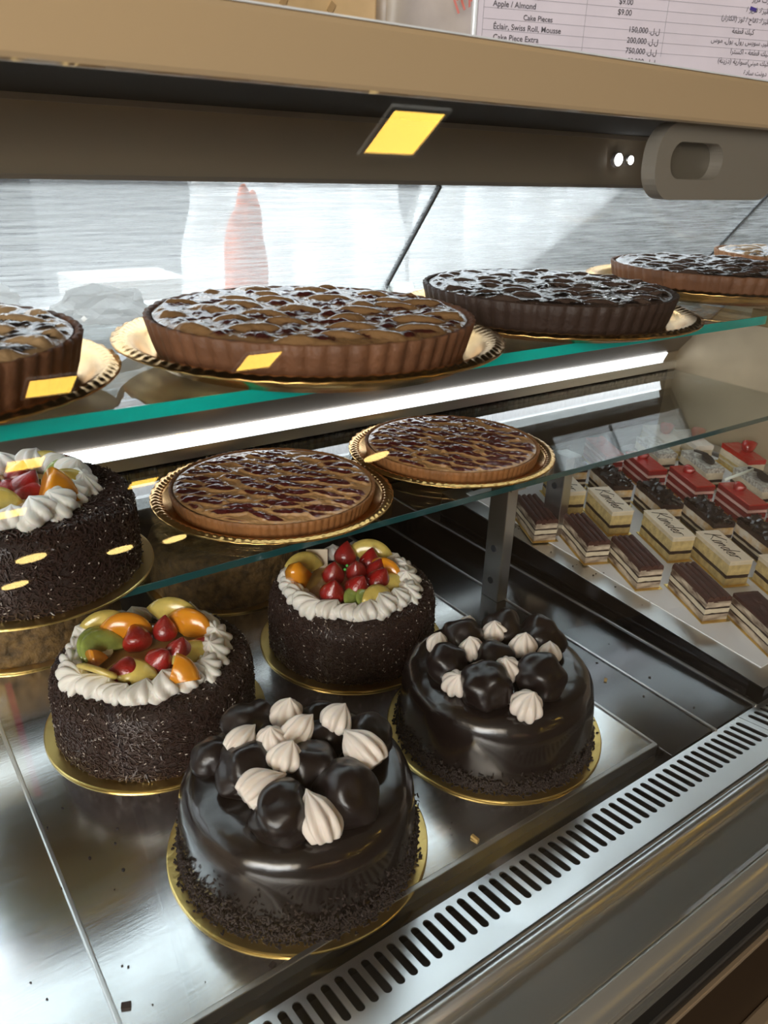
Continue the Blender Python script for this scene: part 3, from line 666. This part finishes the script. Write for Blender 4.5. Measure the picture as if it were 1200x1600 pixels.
def tart(loc, r, h, label, fill, crust, seed=0, rz=0, ang=-50, sp=(.044, .0185), ax=(.020, .0062), warp=.006, amp=.0030, mode='jam', flutes=64, flare=.06):
    """fluted crust and a lattice filling; jam shows through the openings"""
    t = empty('tart', loc, (0, 0, rz)); tag(t, label, 'tart')
    nr, nt = 54, flutes*5
    R2 = r*(1-.035)
    rb = r*(1-flare)
    def rf(th, k): return 1+(.020 if flutes < 80 else .010)*abs(math.sin(flutes*th/2))*(1 if k > 0 else .6)
    prof = [(rb, 0), (rb+(r-rb)*.35, h*.35), (rb+(r-rb)*.7, h*.7), (r, h), (r*.992, h+.0012), (r*.975, h+.0006), (R2, h-.002), (R2*.98, h-.006)]
    me = lathe(prof, flutes*6, rf, lambda th, k: (.0009*noise.noise(Vector((math.cos(th)*14+seed, math.sin(th)*14, k))) if 2 < k < 6 else 0), True, False)
    obj('fluted_crust', me, crust, t, True)
    V = []; F = []; J = []
    q_ = random.Random(seed); d_ = R(ang); ca, sa = math.cos(d_), math.sin(d_); blobs = []
    ni, nj = int(2*r/sp[0])+2, int(2*r/sp[1])+2
    for i in range(-ni//2-1, ni//2+2):
        for j in range(-nj//2-1, nj//2+2):
            u_ = (i+.5*(j % 2)+q_.uniform(-.28, .28))*sp[0]; v_ = (j+q_.uniform(-.22, .22))*sp[1]; k_ = q_.uniform(.75, 1.2)
            if math.hypot(u_, v_) < r*1.05: blobs.append((u_, v_, ax[0]*k_, ax[1]*q_.uniform(.8, 1.2)*k_**.5, q_.uniform(-.25, .25)))
    B = np.array(blobs)
    def field(x, y):
        wv = noise.noise_vector(Vector((x*30+seed, y*30, seed)))*warp
        xx, yy = x+wv.x, y+wv.y; u = xx*ca+yy*sa; v = -xx*sa+yy*ca
        du = u-B[:, 0]; dv = v-B[:, 1]-B[:, 4]*du
        e = float(np.min((du/B[:, 2])**2+(dv/B[:, 3])**2))
        n = noise.noise(Vector((x*60, y*60, seed))); n2 = noise.noise(Vector((x*150, y*150, seed+5))); n3 = noise.noise(Vector((x*30, y*90, seed+9)))
        if mode == 'jam':
            jam = max(0, min(1, (1.25-e)/.5)); z = amp*(.55*max(0, 1-e)**.5+.5*math.exp(-((e-1.35)/.45)**2)+.35*n3) + jam*(.0010*n2+.0012*n) + .0004*n2
        else:
            # smooth brown lenses between rows of lumpy glazed pieces
            lens = max(0, min(1, (1.1-e)/.3)); jam = (1-lens)*min(1, max(.0, .55+1.5*n))
            z = amp*(1.0*max(0, 1-e)**.6)+(1-lens)*amp*(.1+.75*max(0, n+.1)+.35*abs(n2))
        return z, jam
    for i in range(nr+1):
        q = R2*math.sqrt(i/nr) if i else 0.0005
        q = R2*(i/nr)**.8 if i else .0005
        for j in range(nt):
            th = 2*math.pi*j/nt; x, y = q*math.cos(th), q*math.sin(th); z, jm = field(x, y)
            e = max(0, (q/R2-.94)/.06); z = z*(1-e)+(-.001)*e; jm *= 1-e
            V.append((x, y, h+.0005+z)); J.append(jm)
    for i in range(nr):
        for j in range(nt):
            a = i*nt+j; b = i*nt+(j+1) % nt; F.append((a, a+nt, b+nt, b))
    me = mesh(V, F); at = me.attributes.new('jam', 'FLOAT', 'POINT'); at.data.foreach_set('value', J)
    obj('lattice_filling', me, fill, t, True)
    return t
tray((.498, .949, ZS), .176, .010, 'embossed round gold tray under the left lattice tart on the lower shelf', .1, .83)
tart((.498, .949, ZS+.0013), .148, .021, 'jam lattice tart, left of the two on the lower glass shelf', FILL_T, CRUST, 3, 0, -48, (.060, .0240), (.028, .0086), .006, .0044, 'jam', 90, flare=.03)
tray((.845, .957, ZS), .176, .010, 'embossed round gold tray under the right lattice tart on the lower shelf', .7, .83)
tart((.845, .957, ZS+.0013), .148, .021, 'darker jam lattice tart, right of the two on the lower glass shelf', FILL_T, CRUST, 11, 0, -62, (.056, .0230), (.027, .0090), .007, .0044, 'jam', 90, flare=.03)
ZU = .5147
tray((.370, .622, ZU), .176, .0165, 'gold tray under the large whole tart, centre left of the upper shelf', .2, .80)
tart((.370, .622, ZU+.0013), .145, .034, 'large glossy brown lattice tart with fluted crust, centre left of the upper shelf', FILL_U, CRUST_B, 21, 0, -42, (.056, .034), (.021, .0095), .006, .0060, 'lens', 56)
tray((.703, .648, ZU), .176, .0110, 'gold tray under the black glazed tart on the upper shelf', .9, .80)
tart((.703, .648, ZU+.0013), .143, .034, 'nearly black glazed lattice tart with fluted side, centre of the upper shelf', FILL_D, CRUST_D, 31, 0, -42, (.052, .030), (.019, .0085), .006, .0048, 'lens', 56)
tray((.030, .662, ZU), .168, .0110, 'gold tray cut by the left edge on the upper shelf', .5, .80)
tart((.030, .660, ZU+.0013), .140, .036, 'creamy brown tart with black pieces, cut by the left edge on the upper shelf', FILL_C, CRUST_B, 41, 0, -42, (.056, .034), (.021, .0095), .006, .0060, 'lens', 56)
tray((1.101, .702, ZU), .176, .0165, 'gold tray under the dark tart, second from the right on the upper shelf', .3, .80)
tart((1.108, .701, ZU+.0013), .144, .034, 'dark glazed tart with brown fluted side, second from the right on the upper shelf', FILL_D, CRUST_B, 51, 0, -42, (.052, .030), (.019, .0085), .006, .0048, 'lens', 56)
tray((1.425, .735, ZU), .176, .0110, 'gold tray at the far right end of the upper shelf', .6, .80)
tart((1.430, .734, ZU+.0013), .144, .036, 'pale golden tart at the far right end of the upper shelf', FILL_C, CRUST, 61, 0, -42, (.052, .030), (.019, .0085), .006, .0048, 'lens', 56)

# ------------------------------------------------------------------ cake slices on the raised deck
def slab(w, l, z0, z1, jit=.0006, seed=0, ins=0.0, nx=6, ny=14):
    """layer of a slice: a gridded block whose sides wobble a little"""
    bm = bmesh.new(); bmesh.ops.create_cube(bm, size=1)
    bmesh.ops.subdivide_edges(bm, edges=bm.edges, cuts=5, use_grid_fill=True)
    for v in bm.verts:
        x = (v.co.x+.5)*(w-2*ins)+ins; y = (v.co.y+.5)*(l-2*ins)+ins; z = z0+(v.co.z+.5)*(z1-z0)
        n = noise.noise_vector(Vector((x*150+seed, y*150, z*150)))*jit
        v.co = Vector((x, y, z))+Vector((n.x, n.y, n.z*.8 if 0 < abs(v.co.z) else 0))
    return bm_mesh(bm)
SL_W, SL_L = .043, .104
def slice_base(x, y, kind, label, group, rz=-.41):
    t = empty(kind, (x, y, zt(y)+.0028), (.058, 0, rz)); tag(t, label, 'cake slice', group)
    obj('gold_card', box2(-.004, SL_W+.003, -.006, SL_L+.005, 0, .0009), GOLDB, t); return t
STROKES = {'K': [[(0, 0), (.12, 1)], [(.62, 1.0), (.3, .65), (.09, .5), (.35, .3), (.62, 0)]], 'i': [[(.1, .55), (.02, 0), (.14, .05)], [(.14, .82), (.16, .86)]],
           'n': [[(.05, .5), (0, 0), (.15, .42), (.3, .5), (.3, .1), (.4, .02)]], 'd': [[(.34, .42), (.15, .5), (.02, .2), (.12, 0), (.3, .15), (.42, 1.0)], [(.37, .5), (.34, .05), (.42, 0)]],
           'e': [[(.02, .2), (.28, .3), (.22, .5), (.06, .4), (.03, .1), (.2, 0), (.34, .12)]], 'r': [[(.05, .5), (.02, 0)], [(.04, .3), (.16, .5), (.34, .46)]]}
def kinder_text():
    items = []; pen = 0; I = Matrix.Identity(4)
    for ch, adv in (('K', .70), ('i', .24), ('n', .46), ('d', .50), ('e', .40), ('r', .36)):
        for st in STROKES[ch]:
            P = []
            for (x, y), (x2, y2) in zip(st, st[1:]):
                for k in range(4): P.append((x+(x2-x)*k/4, y+(y2-y)*k/4))
            P.append(st[-1])
            Q = [((pen+x+.22*y), y) for x, y in P]
            # writing runs along the slice, from the far end to the near end
            items.append((tube([(.009+.027*q[1], .094-.0330*q[0], .0004) for q in Q], .00065, 5), I))
        pen += adv
    return join_bm(items)
KT = kinder_text()
SPG = [slab(SL_W, SL_L, .001, .014, .0006, 1), slab(SL_W, SL_L, .0205, .040, .0006, 2)]
KL = slab(SL_W, SL_L, .014, .0205, .0010, 3); KC = slab(SL_W, SL_L, .040, .0475, .0004, 4); KP = box2(-.0012, SL_W+.0012, -.0012, SL_L+.0012, .0475, .0492, .0006)
def kinder(x, y, label):
    t = slice_base(x, y, 'sponge_slice', label, 'vanilla sponge slices with written plaques')
    obj('sponge_layer', SPG[0], SPONGE, t); obj('sponge_layer', SPG[1], SPONGE, t); obj('chocolate_layer', KL, CHOCL, t); obj('cream_layer', KC, CREAML, t)
    obj('white_chocolate_plaque', KP, WCHOC, t); o = obj('chocolate_writing', KT, INK, t); o.location = (0, 0, .0492)
for x, y, l in [(1.117, .924, 'vanilla sponge slice with written white plaque, furthest back, beside the shelf post'), (1.132, .821, 'vanilla sponge slice with written plaque, second from the back of its row'),
                (1.150, .700, 'vanilla sponge slice with written plaque, third from the back, pale bright top'), (1.166, .598, 'vanilla sponge slice with written plaque, nearest fully visible one of its row'),
                (1.190, .490, 'vanilla sponge slice cut off by the right edge of the picture')]: kinder(x, y, l)
def ribbed_top(n=4):
    bm = bmesh.new(); P = []
    for k in range(n):
        for a in range(7): t = math.pi*(1-a/6); P.append(((k+.5)*SL_W/n+.5*SL_W/n*math.cos(t), .038+.0062*math.sin(t)+.001))
    P += [(SL_W, .034), (0, .034)]
    a = [bm.verts.new((x, 0, z)) for x, z in P]; b = [bm.verts.new((x, SL_L, z)) for x, z in P]
    for i in range(len(P)): bm.faces.new((a[i], a[(i+1) % len(P)], b[(i+1) % len(P)], b[i]))
    bm.faces.new(a); bm.faces.new(b[::-1]); return bm_mesh(bm)
RT = ribbed_top(); CT = [slab(SL_W, SL_L, .001, .012, .0012, 5), slab(SL_W, SL_L, .012, .0145, .0012, 6), slab(SL_W, SL_L, .0145, .0225, .0012, 7), slab(SL_W, SL_L, .0225, .0255, .0012, 8), slab(SL_W, SL_L, .0255, .036, .0014, 9)]
FT = slab(SL_W, SL_L, .036, .042, .0008, 12)
def cocoa(x, y, label, ribbed=True, almond=False):
    t = slice_base(x, y, 'cocoa_slice', label, 'cocoa topped cream slices')
    obj('cream_layer', CT[0], MOUSSE, t); obj('chocolate_layer', CT[1], CHOCL, t); obj('cream_layer', CT[2], CREAML, t); obj('chocolate_layer', CT[3], CHOCL, t); obj('streaked_layer', CT[4], MOUSSE, t)
    o = obj('cocoa_top', RT if ribbed else FT, COCOA, t)
    if ribbed: o['label'] = 'ribbed dark cocoa top'
    if almond:
        bm = bmesh.new(); bmesh.ops.create_icosphere(bm, subdivisions=3, radius=.0055); bmesh.ops.scale(bm, vec=(1.0, .35, .2), verts=bm.verts)
        a = obj('almond_sliver', bm_mesh(bm), mat('almond_white', (.75, .70, .66), .5), t, True); a.location = (.028, .030, .0435)
for x, y, l, rb in [(.985, .872, 'cocoa slice mostly hidden behind the shelf post', True), (1.008, .770, 'ribbed cocoa slice, furthest back of those clear of the post', True), (1.020, .668, 'ribbed cocoa slice, middle one of three along the steel rim', True),
                    (1.036, .552, 'ribbed cocoa slice nearest the viewer, beside the flat topped one', True), (1.048, .447, 'flat cocoa slice with one almond sliver, at the right picture edge', False)]:
    cocoa(x, y, l, rb, not rb)
def shards():
    items = []; q = random.Random(3)
    bm = bmesh.new()
    for k in range(150):
        add_box(bm, (q.uniform(.001, SL_W-.001), q.uniform(.001, SL_L-.001), .0475+q.uniform(-.001, .004)), (q.uniform(.006, .015), q.uniform(.004, .009), .0008), Euler((q.uniform(-.7, .7), q.uniform(-.7, .7), q.uniform(0, 6))))
    return bm_mesh(bm)
SH = shards(); BL = [slab(SL_W, SL_L, .001, .009, .0014, 15), slab(SL_W, SL_L, .009, .014, .001, 16), slab(SL_W, SL_L, .014, .020, .0016, 17), slab(SL_W, SL_L, .020, .036, .0012, 18), slab(SL_W, SL_L, .036, .047, .0016, 19)]
BAN = mat('cream_with_biscuit', (.72, .66, .56), .5, var=1, vscale=45, col2=(.58, .36, .14))
def bar(x, y, label):
    t = slice_base(x, y, 'chocolate_cream_slice', label, 'cream slices topped with chocolate shards')
    for me, m, n in zip(BL, (CHOCL, CREAML, CHOCL, BAN, CHOCL), ('chocolate_layer', 'cream_layer', 'chocolate_layer', 'biscuit_cream', 'chocolate_layer')): obj(n, me, m, t)
    o = obj('chocolate_shards', SH, SHARD, t); o['kind'] = 'stuff'
for x, y, l in [(1.215, 1.005, 'shard topped cream slice furthest back, just below the shelf edge'), (1.232, .900, 'shard topped cream slice, second from the back of its row'), (1.250, .795, 'shard topped cream slice in the middle of its row'),
                (1.272, .698, 'shard topped cream slice, under the yellow lamp reflection'), (1.290, .594, 'shard topped cream slice at the right picture edge')]: bar(x, y, l)
RV = [slab(SL_W, SL_L, .001+.009*k, .001+.009*(k+1), .0007, 20+k) for k in range(5)]
def redv(x, y, label, berry_=True):
    t = slice_base(x, y, 'red_velvet_slice', label, 'red velvet slices')
    for k, (m, n) in enumerate(((REDL, 'red_sponge'), (PINK, 'pink_cream'), (REDL, 'red_sponge'), (PINK, 'pink_cream'), (REDL, 'red_sponge'))):
        o = obj(n, RV[k], m, t)
        if m is PINK: o.scale.z = .6; o.location.z = (.001+.009*k)*.4+.002
    obj('red_glaze', box2(0, SL_W, 0, SL_L, .0457, .0480, .0008), REDTOP, t)
    if berry_: b = obj('strawberry_half', BERRY[0], STRAW, t, True); b.location = (.020, .080, .048); b.rotation_euler = (1.2, 0, .4); b.scale = (.75,)*3
for x, y, l in [(1.345, 1.015, 'red velvet slice furthest back, touching the shelf edge line'), (1.362, .915, 'red velvet slice second from the back with a glazed strawberry'), (1.385, .815, 'red velvet slice in the middle of its row with a glazed strawberry'),
                (1.405, .710, 'red velvet slice near the right picture edge'), (1.425, .605, 'red velvet slice cut off by the right picture edge')]: redv(x, y, l)
def cookie_disc():
    def rf(t, k): return 1+(.03*math.cos(28*t) if 0 < k < 4 else 0)
    return lathe([(.0145, 0), (.0155, .001), (.0155, .003), (.0145, .0042), (.0125, .0045), (.0118, .0038), (.002, .0040)], 84, rf)
CK = cookie_disc()
def oreo(x, y, label, cookies=2):
    t = slice_base(x, y, 'cookie_cream_slice', label, 'cookie topped cream slices')
    for me, m, n in zip(BL, (CHOCL, CREAML, CHOCL, CREAML, mat('speckled_cream', (.70, .68, .60), .5, var=1, vscale=160, col2=(.25, .22, .2))), ('chocolate_sponge', 'cream_layer', 'chocolate_sponge', 'cream_layer', 'speckled_cream')): obj(n, me, m, t)
    for k in range(cookies):
        o = obj('dark_cookie', CK, COOKIE, t); o.location = (.020, .034+.028*k, .053+.003*k); o.rotation_euler = (.35-.5*k, .25, 0)
for x, y, l, c in [(1.465, .965, 'plain topped cookie cream slice below the shelf edge', 0), (1.492, .862, 'cookie cream slice topped with two dark round cookies', 2), (1.515, .745, 'cookie cream slice with its dark cookie at the right picture edge', 2)]: oreo(x, y, l, c)
def fruity(x, y, label, red):
    t = slice_base(x, y, 'strawberry_cream_slice', label, 'pale slices topped with strawberry')
    for me, m, n in zip(BL, (SPONGE, CREAML, SPONGE, CREAML, REDTOP if red else mat('white_icing', (.78, .72, .64), .4)), ('sponge_layer', 'cream_layer', 'sponge_layer', 'cream_layer', 'icing')): obj(n, me, m, t)
    b = obj('strawberry_half', BERRY[1], STRAW, t, True); b.location = (.020, .060, .050); b.rotation_euler = (1.1, 0, 1.2)
for x, y, l, r_ in [(1.545, 1.010, 'pale cream slice touching the lower shelf edge line, at the back', False), (1.590, .955, 'pale cream slice with a pink strawberry, behind the two cookies', False), (1.625, .845, 'red iced cream slice at the right picture edge', True)]: fruity(x, y, l, r_)
o = obj('wafer_stick', tube([(1.462, .800, .098), (1.545, .790, .108)], .0032, 10), mat('pale_wafer', (.75, .80, .72), .5), None, True)
tag(o, 'pale wafer stick lying across the cookie topped slices', 'wafer stick')

# crumbs
def crumb_mesh(pts, smin, smax, seed):
    q = random.Random(seed); bm = bmesh.new()
    for x, y, z in pts:
        s = q.uniform(smin, smax); add_box(bm, (x, y, z+s*.25), (s*q.uniform(.6, 1.6), s*q.uniform(.6, 1.2), s*.5), Euler((q.uniform(-.2, .2), q.uniform(-.2, .2), q.uniform(0, 6))))
    return bm_mesh(bm)
q = random.Random(8)
P = [(q.uniform(.02, 1.0), q.uniform(.44, .75), 0) for _ in range(75)]+[(x, y, zt(y)+.001) for x, y in [(q.uniform(.985, 1.02), q.uniform(.5, .95)) for _ in range(22)]]
o = obj('dark_crumbs', crumb_mesh(P, .0008, .0028, 2), CRUMBM); tag(o, 'dark crumbs scattered over the steel trays', 'crumbs', kind='stuff')
for i, (x, y, s, m, l, rz) in enumerate([(.094, .478, .006, CRUMBM, 'dark crumb beside the left tray seam near the bottom edge', .3), (.216, .440, .0045, CRUMBM, 'square dark crumb on the tray below the front cake', .8), (.470, .447, .006, mat('nut_flake', (.55, .36, .12), .5), 'tan nut flake beside the gutter, between the two glazed cakes', .5), (.823, .560, .005, MATS['nut_flake'], 'tan nut flake on the dark tray right of the right glazed cake', .2)]):
    o = obj('crumb', crumb_mesh([(0, 0, 0)], s, s, i), m); o.location = (x, y, .0); o.rotation_euler.z = rz; tag(o, l, 'crumb')

# ------------------------------------------------------------------ price list on top of the case
TL = R(22)
sheet = empty('price_list', (.437, .5+.02, .7625-.0), (0, 0, -TL)); sheet.location = (.568, .650, .7874); sheet.scale = (1.3,)*3
tag(sheet, 'printed white price list in two languages standing above the tan bar', 'price list')
SW, SHH = .262, .12
obj('paper_sheet', box2(0, SW, 0, .0008, -.0235, SHH), SHEET, sheet)
items = []
BASE = .762
def txt(s, x, z, size, align='LEFT', bold=0.0):
    cu = bpy.data.curves.new('t', 'FONT'); cu.body = s; cu.size = size; cu.align_x = align; cu.offset = bold
    ob = bpy.data.objects.new('t', cu); C.objects.link(ob); bpy.context.view_layer.update()
    me = bpy.data.meshes.new_from_object(ob.evaluated_get(bpy.context.evaluated_depsgraph_get())); bpy.data.objects.remove(ob); bpy.data.curves.remove(cu)
    items.append((me, Matrix.Translation((x, -.0006, z-BASE+(.0035 if x > .13 else .0018 if x < .1 else .002))) @ Matrix.Rotation(R(90), 4, 'X')))
S = .0052
for s, x, z, a in [('Apple / Almond', .0107, .7800, 'LEFT'), ('$9.00', .1213, .7866+.0012, 'RIGHT'), ('$9.00', .1213, .7810, 'RIGHT'), ('Cake Pieces', .0348, .7728, 'LEFT'), ('\u00c9clair, Swiss Roll, Mousse', .0120, .7660, 'LEFT'), ('Cake Piece Extra', .0125, .7592, 'LEFT'),
                   ('Cake Soir\u00e9e (Dozen)', .0130, .7524, 'LEFT'), ('150,000', .1370, .7690, 'RIGHT'), ('200,000', .1370, .7620, 'RIGHT'), ('750,000', .1370, .7552, 'RIGHT'), ('80,000', .1370, .7484, 'RIGHT')]:
    txt(s, x, z-.0008, S*(1.0 if s != 'Cake Pieces' else .92), a, .00004)
for z in (.7690, .7620, .7552, .7484): txt('.\ufedd.\ufedd', .1380, z-.0008, S*.95, 'LEFT', .00005)
AR = [('\ufeb0\ufef3\ufeae\ufed3 \ufe95\ufead\ufe8e\ufe97', .2400, .7955), ('/ \ufeb0\ufef3\ufeae\ufed3 :\ufe93\ufeae\ufef4\ufec4\ufed3', .2420, .7885), ('(\ufead\ufe8d\ufeaf\ufe8e\ufedc\ufedf\ufe8d) \ufeaf\ufeee\ufedf / \ufea1\ufe8e\ufed4\ufe97 :\ufe93\ufeae\ufef4\ufec4\ufed3', .2440, .7818),
      ('\ufe94\ufecc\ufec4\ufed7 \ufeda\ufef4\ufedb', .2290, .7738), ('\ufeb1\ufeee\ufee3 ,\ufedd\ufeee\ufe91 ,\ufedd\ufeed\ufead \ufeb2\ufef3\ufeee\ufeb3 ,\ufeae\ufef4\ufee0\ufedb\ufe8d', .2470, .7668), ('\ufe8d\ufeae\ufe98\ufeb4\ufedb\ufe8d - \ufe94\ufecc\ufec4\ufed7 \ufeda\ufef4\ufedb', .2470, .7600),
      ('(\ufe94\ufee8\ufef3\ufeaf\ufea9) \ufe94\ufef3\ufead\ufe8d\ufeee\ufeb3/\ufef2\ufee8\ufef4\ufee3 \ufeda\ufef4\ufedb', .2480, .7532), ('\ufe93\ufea9\ufe8e\ufeb3 \ufe96\ufee7\ufeed\ufea9', .2480, .7462), ('\ufef2\ufeb8\ufea4\ufee3 \ufe96\ufee7\ufeed\ufea9', .2480, .7395)]
for s, x, z in AR: txt(s, x, z-.0008, S*.92, 'RIGHT', .00003)
o = obj('printed_words', join_bm(items), PRINT, sheet)
bm = bmesh.new()
for k in range(9): add_box(bm, (SW/2, -.0002, .7772+.0069*(k-3)-BASE+.0028), (SW-.008, .0002, .00022))
for xx in (.004, .0842, .1510): add_box(bm, (xx, -.0002, .03), (.00022, .0002, .07))
obj('table_rules', bm_mesh(bm), mat('rule_grey', (.30, .28, .31), .7), sheet)
obj('pen_mark', box((.2245, -.0003, .7885-BASE+.0047), (.006, .0002, .0026), Euler((0, .2, 0)), 0), BLUEINK, sheet)
obj('clear_holder', box2(-.004, -.001, -.002, .003, -.0235, SHH+.003, .0008), mat('holder_edge', (.80, .84, .86), .15, coat=1), sheet)
# things on top behind the bar
carton = empty('patterned_carton', (.345, .76, .7555)); tag(carton, 'tan patterned cardboard carton standing on top of the case', 'carton')
obj('carton_body', box2(-.60, .185, 0, .2, 0, .22, .003), mat('carton_tan', (.62, .42, .20), .6, var=.15, vscale=25), carton)
bm = bmesh.new()
for k in range(12):
    add_box(bm, (-.13+.026*k, -.0006, .055+.03*(k % 2)), (.006, .001, .010), Euler((0, .6*(-1)**k, 0)))
obj('printed_motifs', bm_mesh(bm), mat('motif_brown', (.38, .24, .10), .6), carton)
bag = empty('paper_bag', (.612, .74, .7555), (0, 0, -.2)); tag(bag, 'greyish paper bag with red lettering beside the price list', 'bag')
bm = bmesh.new(); bmesh.ops.create_cube(bm, size=1); bmesh.ops.subdivide_edges(bm, edges=bm.edges, cuts=12, use_grid_fill=True)
for v in bm.verts:
    v.co = Vector((v.co.x*.150, v.co.y*.06+.03, (v.co.z+.5)*.2)); v.co += noise.noise_vector(v.co*28)*.008; v.co.z = max(v.co.z, 0)
obj('bag_body', bm_mesh(bm), mat('bag_grey', (.42, .36, .29), .45, var=.3, vscale=12), bag, True)
items = []; txt('ITALIA', 0, BASE, .018, 'LEFT', .0004)
o = obj('bag_lettering', join_bm(items), mat('bag_red', (.45, .12, .08), .5), bag); o.location = (.000, -.010, .060); o.rotation_euler = (0, -.5, 0)

# ------------------------------------------------------------------ behind the sliding doors
def plastic_bag(loc, sx, sz, label, seed, sy=.08):
    bm = bmesh.new(); bmesh.ops.create_grid(bm, x_segments=40, y_segments=30, size=.5)
    for v in bm.verts:
        x, z = v.co.x, v.co.y; f = .5-z
        y = math.sin(x*23+seed)*.05*f*sy/.08+noise.noise(Vector((x*7, z*3, seed)))*.6*sy
        v.co = Vector((x*sx*(.75+.25*f+.08*noise.noise(Vector((z*4, seed, 0)))), y, z*sz))
    me = bm_mesh(bm); o = obj('plastic_bag', me, FILM, None, True); o.location = loc
    md = o.modifiers.new('s', 'SOLIDIFY'); md.thickness = .0008
    tag(o, label, 'plastic bag', 'plastic bags behind the doors'); return o
plastic_bag((.890, 1.53, .60), .56, .50, 'milky plastic bag hanging behind the doors, with the orange glow', 1)
plastic_bag((1.36, 1.46, .62), .56, .58, 'milky plastic bag hanging behind the middle door seam', 4)
plastic_bag((1.95, 1.50, .62), .60, .54, 'milky plastic bag hanging behind the right door', 7)
bm = bmesh.new(); bmesh.ops.create_icosphere(bm, subdivisions=4, radius=1)
for v in bm.verts:
    v.co *= 1+.25*noise.noise(v.co*1.8); v.co = Vector((v.co.x*.040, v.co.y*.04, (v.co.z+1)*.145))
    v.co.z = max(v.co.z, 0)
o = obj('orange_bundle', bm_mesh(bm), mat('orange_plastic', (.95, .20, .05), .6), None, True); o.location = (.700, 1.42, .329)
tag(o, 'orange bundle glowing through the milky bag left of the door seam', 'bundle')
def shelf_unit(name, x, y, w_, d_, h_, m, label, cat):
    t = empty(name, (x, y, -.78), (0, 0, .15)); tag(t, label, cat)
    for sx in (-1, 1): obj('side_panel', box2(sx*w_/2-.015, sx*w_/2+.015, 0, d_, 0, h_), m, t)
    for k in range(4): obj('shelf_board', box2(-w_/2, w_/2, 0, d_, h_*(k+1)/4-.02, h_*(k+1)/4), m, t)
    return t
DKM = mat('dark_furniture', (.06, .07, .09), .5)
shelf_unit('storage_rack', .30, 2.5, .55, .4, 1.42, DKM, 'dark storage rack behind the left sliding door', 'rack')
box_o = obj('carton', box2(-.12, .12, 0, .2, 0, .09, .004), mat('carton_pale', (.62, .60, .56), .7), None); box_o.location = (.60, 1.75, .329)
tag(box_o, 'pale carton seen blurred through the left sliding door', 'carton')
ct = empty('back_counter', (1.0, 1.60, -.78)); tag(ct, 'pale work counter behind the display case', 'counter')
obj('counter_body', box2(-2.2, 1.8, -.21, .55, 0, 1.07), mat('counter_grey', (.5, .5, .5), .5), ct); obj('counter_top', box2(-2.2, 1.8, -.23, .58, 1.07, 1.108, .004), STEEL_SAT, ct)
def film_scrap(loc, s, label, seed):
    bm = bmesh.new(); bmesh.ops.create_icosphere(bm, subdivisions=4, radius=1)
    for v in bm.verts:
        n = noise.noise(v.co*2.2+Vector((seed, 0, 0))); v.co *= 1+.4*n; v.co = Vector((v.co.x*s[0], v.co.y*s[1], max(0, v.co.z*s[2]+s[2]*.5)))
    o = obj('plastic_wrap', bm_mesh(bm), FILM); o.location = loc; tag(o, label, 'plastic wrap', 'crumpled clear wrap'); return o
film_scrap((.245, .835, .5148), (.05, .02, .022), 'crumpled clear wrap behind the two left trays', 2)
film_scrap((.135, .86, .5148), (.04, .02, .028), 'crumpled clear wrap at the left edge behind the cut tart', 5)

# snack packets on a stand behind the viewer, mirrored faintly in the front glass at lower left
st = empty('snack_stand', (.15, -1.0, -.78)); tag(st, 'black wire snack stand mirrored faintly in the glass at lower left', 'stand')
for sx in (-.2, .2): obj('upright', box2(sx-.008, sx+.008, -.008, .008, 0, 1.30), BLACKP, st)
obj('foot', box2(-.22, .22, -.15, .15, 0, .02), BLACKP, st); obj('hook_bar', box2(-.2, .2, -.006, .006, 1.27, 1.285), BLACKP, st)
for i, (x, c, l) in enumerate([(.005, (.80, .55, .18), 'tan snack packet with red borders, left one mirrored at the left edge'), (.120, (.80, .52, .20), 'tan snack packet with red borders, right one mirrored near the first gold board')]):
    t = empty('snack_packet', (x, -.965, .24)); tag(t, l, 'snack packet', 'snack packets on the stand')
    bm = bmesh.new(); bmesh.ops.create_cube(bm, size=1); bmesh.ops.subdivide_edges(bm, edges=bm.edges, cuts=9, use_grid_fill=True)
    for v in bm.verts:
        f = math.cos(math.pi*v.co.x)*math.cos(math.pi*v.co.z); v.co = Vector((v.co.x*.105, v.co.y*(.006+.040*max(0, f)), (v.co.z+.5)*.24)); v.co += noise.noise_vector(v.co*30)*.003
    obj('packet_body', bm_mesh(bm), mat('packet_tan', c, .25, coat=.5), t, True)
    for xx in (-.048, .048): obj('red_border', box2(xx-.006, xx+.006, .006, .012, .0, .24), mat('packet_red', (.65, .02, .04), .3), t)
